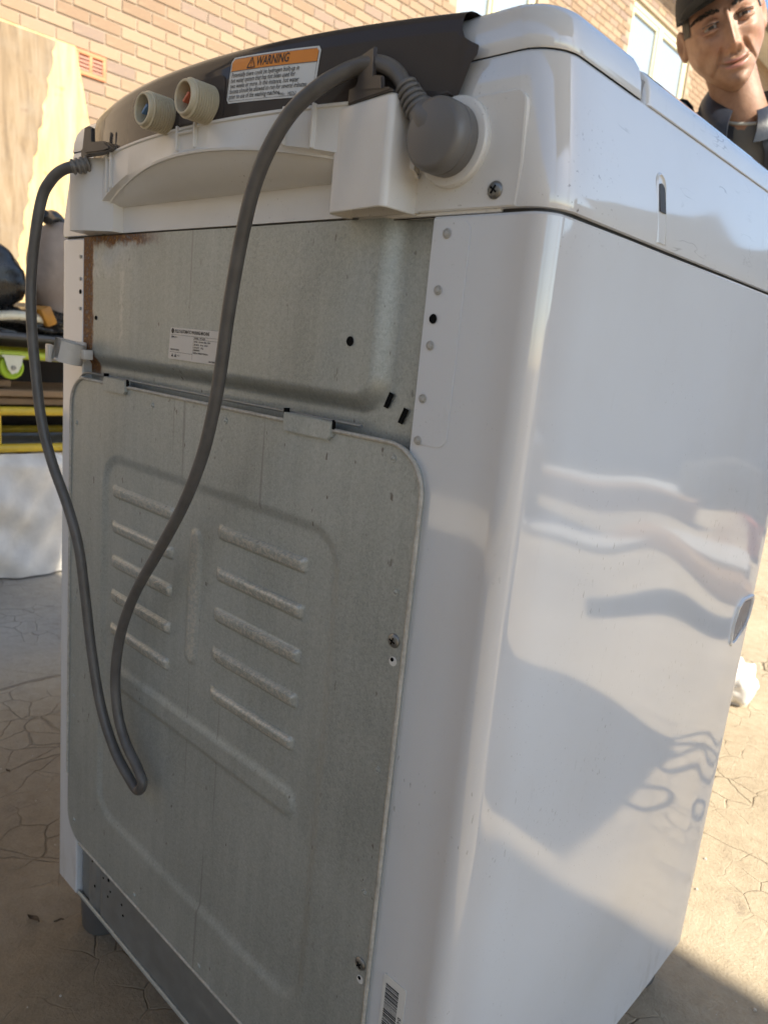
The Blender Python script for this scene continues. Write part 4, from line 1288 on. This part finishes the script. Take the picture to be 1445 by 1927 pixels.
for sh, el, wr in ((SHL, ELL, WRL), (SHR, ELR, WRR)):
    body.tube([p - PO for p in catmull([tuple(S4 + Vector((.01, .03, -.05))), tuple(sh), tuple(el), tuple(wr)], 5)], [.050 - .022 * k / 15 for k in range(16)], 12)
bo_ = body.build('body', M_SKIN, person, auto=60)
inv_ = MH4.inverted()
at = bo_.data.attributes.new('stubble', 'FLOAT', 'POINT')
vals = []
for v in bo_.data.vertices:
    q = inv_ @ v.co
    a = float(sstep(-.038, -.060, q.z) * sstep(.10, .05, abs(q.x) - .03) * sstep(-.16, -.12, q.z)) if q.y > -.02 else 0.0
    a *= 1 - .8 * math.exp(-((q.z + .068) / .010) ** 2 - (q.x / .024) ** 2)
    vals.append(a)
at.data.foreach_set('value', vals)

# eyes, brows, lips
def hpart(m, name, mat):
    o = MB(); addM(o, m.v, m.f, MH4); return o.build(name, mat, person)
M_EYE = pmat('eye_white', (.36, .33, .30), .15); M_IRIS = pmat('iris', (.03, .02, .015), .1)
M_HAIR = varied('dark_hair', (.022, .018, .015), .6, .4, 200, 0, .4)
M_LIP = varied('lips', (.42, .19, .15), .4, .15, 90)
for sx in (-1, 1):
    e = MB().lathe([(math.sin(R(a)) * .0120, -math.cos(R(a)) * .0120) for a in range(0, 181, 15)], 20, Matrix.Translation((sx * .0315, .0790, .0110)))
    eye = hpart(e, 'eye', M_EYE)
    ir = MB().lathe([(.0056, 0), (.0050, .0012), (0, .0016)], 16, Matrix.Translation((sx * .0315 - .0005, .0908, .0100)) @ Matrix.Rotation(R(-90), 4, 'X'))
    hpart(ir, 'iris', M_IRIS).parent = eye
    for zz_, r0, dz_ in ((.0168, .0052, .0022), (.0046, .0046, -.0006)):
        ln = [(sx * (.0315 + k * .0165), .0905 - .0065 * k * k, zz_ + dz_ * (1 - k * k) - .004 * (zz_ > .01) * max(0, k)) for k in np.linspace(-1, 1, 9)]
        hpart(MB().tube(ln, [r0 * (1 - .45 * abs(k)) for k in np.linspace(-1, 1, 9)], 10), 'eyelid', M_SKIN)
    ls = [(sx * (.0315 + k * .0155), .0945 - .0068 * k * k, .0152 + .0018 * (1 - k * k)) for k in np.linspace(-1, 1, 9)]
    hpart(MB().tube(ls, .0012, 6), 'lash_line', M_HAIR)
    br = MB()
    rb_ = random.Random(5 + sx)
    for q in range(150):
        k = rb_.random(); x_ = .011 + .048 * k
        p_ = head_surface(np.array(x_ / .0745), np.array(math.sqrt(max(.05, 1 - (x_ / .0745) ** 2 - .09))), np.array(.30))
        y_ = float(p_[1]) + .0008 - .002 * k
        zc = .0325 + .0060 * math.sin(k * 2.6) - .002 * k + rb_.uniform(-1, 1) * (.0012 + .0030 * math.sin(.35 + k * 2.5))
        ln = rb_.uniform(.004, .008); an = .9 - 1.5 * k + rb_.uniform(-.3, .3)
        br.tube([(sx * x_, y_, zc), (sx * (x_ + ln * .5 * math.cos(an)), y_ + .0014, zc + ln * .5 * math.sin(an)), (sx * (x_ + ln * math.cos(an)), y_ + .0006 - .12 * ln, zc + ln * math.sin(an))], [.0006, .0006, .0002], 4)
    hpart(br, 'eyebrow', M_HAIR)
lm = MB()
for zc, half, dz_ in ((-.0630, .026, .0030), (-.0738, .024, .0042)):
    xs_ = np.linspace(-half, half, 19); rows_ = []
    for x_ in xs_:
        k = 1 - (x_ / half) ** 2
        row = []
        for v in np.linspace(-1, 1, 7):
            zq = zc + v * dz_ * (k ** .7) + .0060 * (x_ / .024) ** 2 * .8
            dzn = zq / .122; dxn = x_ / (.0745 * (1 - .30 * float(sstep(-.01, -.118, zq)) ** 1.2))
            q_ = head_surface(np.array(dxn), np.array(math.sqrt(max(.02, 1 - dxn ** 2 - dzn ** 2))), np.array(dzn))
            row.append((x_, float(q_[1]) + .0006 + .0008 * (1 - v * v) * k, zq))
        rows_.append(row)
    lm.grid(np.array(rows_))
hpart(lm, 'lips', M_LIP)
# hair at the sides below the cap
hr = MB()
A_, B_ = np.meshgrid(np.linspace(R(95), R(265), 40), np.linspace(R(58), R(98), 14), indexing='ij')
A2 = A_ - math.pi
hp_ = head_surface(np.sin(B_) * np.sin(A_), np.sin(B_) * np.cos(A_), np.cos(B_)) * 1.025
hr.grid(hp_)
for sx in (-1, 1):
    A_, B_ = np.meshgrid(np.linspace(R(62), R(96), 14) * sx, np.linspace(R(58), R(84), 12), indexing='ij')
    hr.grid(head_surface(np.sin(B_) * np.sin(A_), np.sin(B_) * np.cos(A_), np.cos(B_)) * 1.022)
hpart(hr, 'hair', M_HAIR)
# cap: crown and curved bill
M_CAP = varied('cap_cloth', (.028, .027, .026), .85, .35, 300, 0, .5)
cp = MB()
A_, B_ = np.meshgrid(np.linspace(-math.pi, math.pi, 61), np.linspace(0.001, R(84), 28), indexing='ij')
crown = np.stack([.0835 * np.sin(B_) * np.sin(A_), np.where(np.cos(A_) > 0, .100, .108) * np.sin(B_) * np.cos(A_), .040 + .098 * np.cos(B_) ** .8 - .012 * (np.abs(np.sin(A_)) * sstep(R(50), R(84), B_))], -1)
cp.grid(crown)
cap_o = hpart(cp, 'cap', M_CAP)
bl_ = MB(); rows_ = []
for u in np.linspace(-1, 1, 33):
    a = u * R(72); row = []
    for k, v in enumerate(np.linspace(0, 1, 9)):
        rx, ry = .0800 + .004 * v, .0930 + .075 * v * math.sqrt(max(0, 1 - u * u * .80))
        row.append((rx * math.sin(a), ry * math.cos(a) ** .6, .062 - .022 * u * u + .016 * v - .004 * v * v))
    rows_.append(row)
rows_ = np.array(rows_); bl_.grid(rows_); bl_.grid(rows_ + np.array([0, 0, .0030]))
ed = rows_[:, -1]; bl_.grid(np.stack([ed, ed + np.array([0, 0, .0030])], 1))
bill = hpart(bl_, 'cap_bill', M_CAP); bill.parent = cap_o

# torso: shirt and open jacket, lofted along the bent spine
SP = [Vector((-.24, 1.86, .90)), Vector((-.22, 1.76, 1.04)), Vector((-.20, 1.66, 1.16)), Vector((-.185, 1.56, 1.265)), Vector((-.178, 1.508, 1.320)), Vector((-.176, 1.470, 1.352))]
SA = [.165, .165, .185, .205, .160, .068]
SB = [.115, .120, .125, .110, .085, .058]
def torso(gap, grow, nm, mat, drop_last=0):
    m = MB(); rows_ = []
    fine = []
    for i in range(len(SP) - 1):
        for k in range(6):
            t = k / 6; fine.append((SP[i].lerp(SP[i + 1], t), SA[i] + (SA[i + 1] - SA[i]) * t, SB[i] + (SB[i + 1] - SB[i]) * t, (i + t) / (len(SP) - 1)))
    fine.append((SP[-1], SA[-1], SB[-1], 1.0))
    for c, a, b, s_ in fine:
        ax = (SP[-1] - SP[0]).normalized(); fw = (FWD - ax * FWD.dot(ax)).normalized()
        g_ = gap * (s_ ** 1.5)
        row = []
        for an in np.linspace(g_, 2 * math.pi - g_, 49):
            wob = 1 + .018 * math.sin(an * 7 + s_ * 14) + .012 * math.sin(an * 3 - s_ * 9)
            row.append(tuple(c + (fw * math.cos(an) * (b + grow) + LAT * math.sin(an) * (a + grow)) * (wob if grow > .004 else 1) - PO))
        rows_.append(row)
    rows_ = np.array(rows_)
    m.grid(rows_)
    if gap:
        inn = rows_.copy(); cen = np.array([tuple(f[0] - PO) for f in fine])[:, None, :]
        inn = cen + (rows_ - cen) * .965
        m.grid(inn)
        for j in (0, -1): m.grid(np.stack([rows_[:, j], inn[:, j]], 1))
    return m
shirt = torso(0, 0, 'shirt', None).build('shirt', varied('grey_shirt', (.14, .14, .135), .8, .1, 60, 0, .2), person, auto=60)
# pale neckband of the shirt
_ax = (SP[-1] - SP[0]).normalized(); _fw = (FWD - _ax * FWD.dot(_ax)).normalized()
ring = [SP[-1] - PO + _ax * .001 + _fw * .0585 * math.cos(a) + LAT * .0685 * math.sin(a) for a in np.linspace(0, 2 * math.pi, 41)[:-1]]
MB().tube(ring, .0034, 8, closed=True).build('neckband', varied('pale_trim', (.50, .50, .46), .9, .1, 40), shirt)
M_JACK = varied('navy_jacket', (.020, .025, .038), .42, .25, 35, 0, .25)
jk = torso(R(15), .018, 'jacket', None)
for sh, el, wr in ((SHL, ELL, WRL), (SHR, ELR, WRR)):
    pts_ = catmull([tuple(sh - PO + (S4 - sh) * .25), tuple(sh - PO), tuple(sh.lerp(el, .5) - PO + Vector((0, .01, .01))), tuple(el - PO), tuple(el.lerp(wr, .5) - PO), tuple(wr - PO)], 6)
    n_p = len(pts_)
    jk.tube(pts_, [(.085 - .040 * (i / n_p) + .003 * math.sin(i * 1.9)) for i in range(n_p)], 18)
jacket = jk.build('jacket', M_JACK, person, auto=60)
# stand-up collar open at the front
rows_ = []
for an in np.linspace(R(18), R(342), 41):
    fr_ = math.cos(an); row = []
    for v in np.linspace(0, 1, 7):
        rad = .088 - .008 * v + .012 * math.sin(v * math.pi)
        h = -.020 - .060 * max(0, fr_) + v * (.068 + .024 * max(0, -fr_) + .014 * abs(math.sin(an)))
        c = S4 - PO + FWD * math.cos(an) * rad * .95 + LAT * math.sin(an) * rad + Vector((.004, -.004, h)) - FWD * .02 * v
        row.append(tuple(c))
    rows_.append(row)
rows_ = np.array(rows_); cm = MB().grid(rows_)
cen = np.array(tuple(S4 - PO)); inn = rows_.copy(); inn[..., :2] = cen[:2] + (rows_[..., :2] - cen[:2]) * .95
cm.grid(inn); cm.grid(np.stack([rows_[:, -1], inn[:, -1]], 1)); cm.grid(np.stack([rows_[0], inn[0]], 1)); cm.grid(np.stack([rows_[-1], inn[-1]], 1))
cm.build('collar', M_JACK, jacket, auto=60)
# trousers and shoes (hidden behind the machine)
M_TROU = varied('dark_trousers', (.03, .033, .045), .8, .2, 50, 0, .2)
tr = MB()
tr.tube([Vector((-.24, 1.87, .84)) - PO, Vector((-.24, 1.86, .95)) - PO], [.150, .155], 20)
for lat, fx, fy in ((-.09, -.38, 1.84), (.09, -.16, 1.88)):
    hip = Vector((-.24, 1.87, .88)) + LAT * lat
    kn_ = Vector(((hip.x + fx) / 2, 1.80, .48)); an_ = Vector((fx, fy + .04, .09))
    tr.tube([p - PO for p in catmull([tuple(hip), tuple(hip.lerp(kn_, .5)), tuple(kn_), tuple(kn_.lerp(an_, .5)), tuple(an_)], 4)], [.098 - .050 * i / 16 for i in range(17)], 16)
trs = tr.build('trousers', M_TROU, person, auto=60)
for fx, fy in ((-.38, 1.84), (-.16, 1.88)):
    sh_ = MB().box(-.045, .045, -.20, .085, 0, .075, .03, 3, Matrix.Translation(Vector((fx, fy, 0)) - PO) @ Matrix.Rotation(R(20), 4, 'Z'))
    sh_.box(-.048, .048, -.205, .088, .0, .022, .008, 2, Matrix.Translation(Vector((fx, fy, 0)) - PO) @ Matrix.Rotation(R(20), 4, 'Z'))
    sh_.build('shoe', M_RUBBER, person)

# ================================================================== CLUTTER to the left of the machine
def blob(c, r, seed, amp=.12, nu=48, nv=32, freq=3.0, flat=None):
    rg = np.random.default_rng(seed)
    A_, B_ = np.meshgrid(np.linspace(0, 2 * math.pi, nu + 1), np.linspace(.001, math.pi - .001, nv), indexing='ij')
    d = np.stack([np.sin(B_) * np.cos(A_), np.sin(B_) * np.sin(A_), np.cos(B_)], -1)
    k = np.ones(A_.shape)
    for i in range(14):
        w_ = rg.normal(0, freq * (1 + i * .25), 3); k += amp / (1 + i * .45) * np.sin(d @ w_ + rg.uniform(0, 6))
    P_ = d * k[..., None] * np.array(r) + np.array(c)
    if flat is not None: P_[..., 2] = np.maximum(P_[..., 2], flat)
    return MB().grid(P_)
# white weathered concrete block
M_WHITECON = varied('weathered_white_concrete', (.74, .71, .66), .85, .22, 14, 0, .9)
Y_, Z_ = np.meshgrid(np.linspace(-.25, 1.5, 90), np.linspace(0, .365, 40), indexing='ij')
Xf = -1.64 + .014 * np.sin(Y_ * 11 + Z_ * 17) * np.sin(Z_ * 21 + Y_ * 5) + .010 * np.sin(Y_ * 37 + 2 + 9 * Z_) * np.sin(Z_ * 31 + 3 * Y_) + .006 * np.sin(Y_ * 71 - 40 * Z_) - .03 * sstep(.33, .365, Z_)
cb = MB().grid(np.stack([Xf, Y_, Z_], -1))
X_, Y2 = np.meshgrid(np.linspace(0, 1, 12), np.linspace(-.25, 1.5, 90), indexing='ij')
cb.grid(np.stack([(-1.67 + .010 * np.sin(Y2 * 9 + .365 * 13) * np.sin(.365 * 21 + Y2 * 5) + .006 * np.sin(Y2 * 31 + 2) * np.sin(.365 * 37)) * (1 - X_) + X_ * -2.25, Y2, .365 - .01 * X_ + 0 * Y2], -1))
cb.box(-2.25, -1.70, -.245, 1.495, 0, .33)
tag(cb.build('concrete_block', M_WHITECON, auto=50), 'long low weathered white concrete block beside the rubbish pile', 'block')

M_YEL = varied('yellow_paint', (.62, .43, .03), .45, .18, 40)
M_LIME = varied('lime_paint', (.50, .56, .04), .45, .14, 40)
M_LIMEW = varied('lime_wheel', (.42, .60, .03), .45, .14, 30)
M_ZINC = varied('zinc_bracket', (.60, .60, .50), .35, .12, 50, .3)
M_WOODP = varied('rough_timber', (.30, .19, .10), .8, .3, 18, 0, .4)
tro = tag(empty('platform_trolley', (-1.86, .6, .366)), 'yellow steel trolley frame standing on the white concrete block', 'trolley')
TO = Vector(tro.location)
def tp(m, name, mat, root, O): o = m.build(name, mat, root); o.location = -O; return o
for z_ in (.381, .487):
    for x_ in (-1.67, -2.05): tp(MB().tube([(x_, -.1, z_), (x_, 1.3, z_)], .0125, 12), 'rail', M_YEL, tro, TO)
for y_ in (-.08, .405, .95, 1.28):
    for x_ in (-1.675, -2.05): tp(MB().box(x_ - .008, x_ + .008, y_ - .028, y_ + .028, .37, .488, .003), 'leg', M_YEL, tro, TO)
tp(MB().box(-2.06, -1.69, -.1, 1.3, .472, .480), 'deck', M_RUBBER, tro, TO)
for k, (z0, x0, x1, y0, y1) in enumerate(((.501, -2.0, -1.70, -.05, 1.1), (.525, -1.98, -1.685, .1, .9), (.549, -2.02, -1.72, -.1, .48))):
    o = MB().box(x0, x1, y0, y1, z0, z0 + .020, .003, 1, Matrix.Translation((0, 0, 0)))
    tag(o.build('timber_plank', M_WOODP), ('widest rough timber plank lying on the yellow trolley', 'middle rough timber plank on the trolley, second of the stack', 'short top timber plank on the trolley under the lime cart')[k], 'plank', 'planks stacked on the trolley')
# lime cart, castor and dark tray
cart = tag(empty('utility_cart', (-1.85, .55, .572)), 'lime green framed cart with green castor and dark tray above the planks', 'cart')
CO = Vector(cart.location)
for x_ in (-1.665, -2.0): tp(MB().tube([(x_, -.1, .648), (x_, 1.15, .640)], .0115, 12), 'rail', M_LIME, cart, CO)
tp(MB().tube([(-1.665, 1.15, .640), (-2.0, 1.15, .640)], .0115, 12), 'rail', M_LIME, cart, CO)
def castor(x, y):
    w_ = tp(MB().lathe([(.0, -.011), (.012, -.011), (.014, -.008), (.024, -.008), (.026, -.011), (.031, -.010), (.033, -.005), (.033, .005), (.031, .010), (.026, .011), (.024, .008), (.014, .008), (.012, .011), (0, .011)], 28, Matrix.Translation((x, y, .610)) @ Matrix.Rotation(R(90), 4, 'Y')), 'castor', M_LIMEW, cart, CO)
    b_ = MB()
    for sx in (-.018, .018):
        b_.prism([(y - .026, .642), (y + .026, .642), (y + .022, .618), (y + .012, .598), (y - .004, .592), (y - .014, .604)], lambda a, b, d: (x + sx + d, a, b), -.0015, .0015)
    b_.box(x - .022, x + .022, y - .03, y + .03, .638, .643)
    b_.build('bracket', M_ZINC, w_)
    MB().lathe([(.006, -.024), (.006, .024)], 10, Matrix.Translation((x, y, .610)) @ Matrix.Rotation(R(90), 4, 'Y')).build('axle', M_STEEL, w_)
castor(-1.66, .456); castor(-1.97, .45); castor(-1.66, 1.05); castor(-1.97, 1.05)
Y_, A_ = np.meshgrid(np.linspace(-.12, 1.0, 40), np.linspace(R(-8), R(188), 24), indexing='ij')
tray = MB().grid(np.stack([-1.83 + .185 * np.cos(A_), Y_, .700 - .040 * np.sin(A_) * 1.0], -1))
tray.tube([(-1.645, y_, .695) for y_ in np.linspace(-.12, 1.0, 20)], .010, 8)
tp(tray, 'tray', varied('dark_tray', (.06, .06, .058), .35, .2, 20), cart, CO)
M_BAG = varied('black_plastic', (.016, .015, .014), .28, .3, 30, 0, .5)
tag(blob((-1.74, .335, .840), (.115, .185, .125), 5, .08, freq=2.4).build('rubbish_bag', M_BAG, auto=80), 'shiny black rubbish bag heaped on the lime cart', 'bag')
tag(blob((-1.76, .56, .735), (.12, .22, .050), 9, .10, freq=3).build('rubbish_bag', M_BAG, auto=80), 'flat crumpled black bag under the grey sack', 'bag')
sk = blob((-1.74, .645, .875), (.085, .112, .150), 12, .05, freq=2.2)
sk.tube(catmull([(-1.74, .62, 1.00), (-1.735, .61, 1.03), (-1.72, .59, 1.035)], 4), [.04, .033, .028, .023, .02, .02, .019, .018, .018], 12)
sko = sk.build('sack', varied('grey_sack', (.34, .27, .22), .8, .22, 25, 0, .5), auto=80)
tag(sko, 'bulging grey cloth sack with a dark tied neck', 'sack')
MB().tube(catmull([(-1.742, .63, 1.012), (-1.725, .60, 1.035), (-1.70, .572, 1.026), (-1.67, .552, 1.034)], 5), [.030, .026, .022, .021, .020, .019, .018, .017, .016, .017, .018, .017, .015, .013, .012, .010], 12).build('tied_neck', M_BAG, sko)
oc = MB().box(-.05, .05, -.016, .016, -.026, .026, .006, 2, Matrix.Translation((-1.67, .545, .757)) @ Matrix.Rotation(R(25), 4, 'X'))
tag(oc.build('toolbox', varied('orange_plastic', (.46, .20, .02), .5, .3, 40)), 'small orange plastic box wedged between bag and sack', 'box')
pm = MB().tube(catmull([(-1.655, .40, .742), (-1.65, .47, .752), (-1.648, .53, .748), (-1.65, .60, .738)], 6), .013, 10)
tag(pm.build('pipe', varied('pale_pipe', (.62, .58, .46), .3, .1, 40, .3)), 'pale glossy pipe lying on the lime cart', 'pipe')
pbg = blob((.048, 1.505, .045), (.042, .045, .058), 33, .11, freq=3.2, flat=.0)
tag(pbg.build('plastic_bag', varied('white_plastic_bag', (.80, .78, .74), .4, .06, 20, 0, .3), auto=50), 'crumpled white plastic bag on the sunlit concrete', 'bag')

tp_ = blob((-2.22, .65, .55), (.11, 1.0, .24), 41, .06, 60, 24, freq=3.0)  # dark fill added behind the rails so the gaps read dark
tag(tp_.build('dark_fill', varied('fill_brown', (.035, .026, .020), .7, .4, 14, 0, .5), auto=80), 'dark brown fill added behind the yellow trolley to darken its gaps', 'dark_fill')
# leaves and grit on the concrete
M_LEAF = varied('dry_leaf', (.10, .065, .035), .8, .4, 60)
for k, (x, y, sz, rz) in enumerate(((-.3035, -.0293, .011, .3), (-.281, -.007, .006, 1.2), (-.654, .070, .007, .1))):
    lf = MB()
    rows_ = [[(sz * u, sz * .34 * math.sin(math.pi * (u + 1) / 2) * v, .0035 + .25 * sz * v * v + .12 * sz * math.sin(u * 3)) for v in (-1, -.5, 0, .5, 1)] for u in np.linspace(-1, 1, 9)]
    lf.grid(np.array(rows_))
    o = lf.build('dry_leaf', M_LEAF, None, loc=(x, y, 0)); o.rotation_euler = (0, 0, rz)
    tag(o, ('larger curled dry leaf on brown concrete near the machine foot', 'tiny dry leaf right beside the larger curled leaf', 'small dry leaf on the concrete well away from the machine')[k], 'leaf', 'dry leaves on the concrete')
gr = MB()
for k in range(1500):
    x, y = random.uniform(-2.0, 1.3), random.uniform(-.5, 2.6)
    if -.34 < x < .34 and -.02 < y < .56: continue
    r = random.uniform(.0005, .0012) if random.random() < .85 else random.uniform(.0012, .0032)
    gr.lathe([(0, -r * .3), (r, 0), (r * .7, r * .6), (0, r * .8)], 5, Matrix.Translation((x, y, .0005)) @ Matrix.Rotation(random.random() * 6, 4, 'Z'))
tag(gr.build('grit', varied('pale_grit', (.52, .47, .40), .8, .4, 200), auto=20), kind='stuff')

# ------------------------------------------------------------------ unseen yard boxes added for streaks mirrored in the glossy side panel
M_RUSTY = varied('rusty_red_steel', (.34, .08, .04), .6, .25, 30, .2)
M_TYRE = M_RUBBER
for k, (x, y, L_, wd, h, rz, mt, lab) in enumerate((
        (2.1, 3.6, 1.5, .16, .14, 12, M_WOODP, 'dark timber beam, unseen, added for reflections in the side panel'),
        (2.6, 4.3, 1.9, .5, .05, -8, M_LABEL, 'flat white board, unseen, added for reflections in the side panel'),
        (1.5, 4.2, .8, .25, .30, 20, M_CORD, 'dark grey box, unseen, added for reflections in the side panel'),
        (1.05, 2.55, 1.3, .10, .07, 28, M_WOODP, 'brown timber batten, unseen, added for reflections in the side panel'),
        (1.75, 2.75, 1.6, .30, .03, -14, M_LABEL2, 'cream flat sheet, unseen, added for reflections in the side panel'),
        (1.02, 3.25, .14, .12, .14, -6, M_RUSTY, 'small rusty red block, unseen, added for reflections in the side panel'),
        (2.55, 3.10, 1.0, .45, .38, 35, M_GALV3, 'dull zinc box, unseen, added for reflections in the side panel'),
        (.95, 1.95, .55, .05, .05, -35, M_RUBBER, 'short black bar, unseen, added for reflections in the side panel'))):
    o = MB().box(-L_ / 2, L_ / 2, -wd / 2, wd / 2, 0, h, .01, 2).build(('added_beam', 'added_board', 'added_crate', 'added_batten', 'added_panel', 'added_block', 'added_tank', 'added_pipe')[k], mt, None, loc=(x, y, .002))
    o.rotation_euler = (0, 0, R(rz)); tag(o, lab, ('timber', 'board', 'added_crate', 'batten', 'panel', 'block', 'tank', 'pipe')[k])
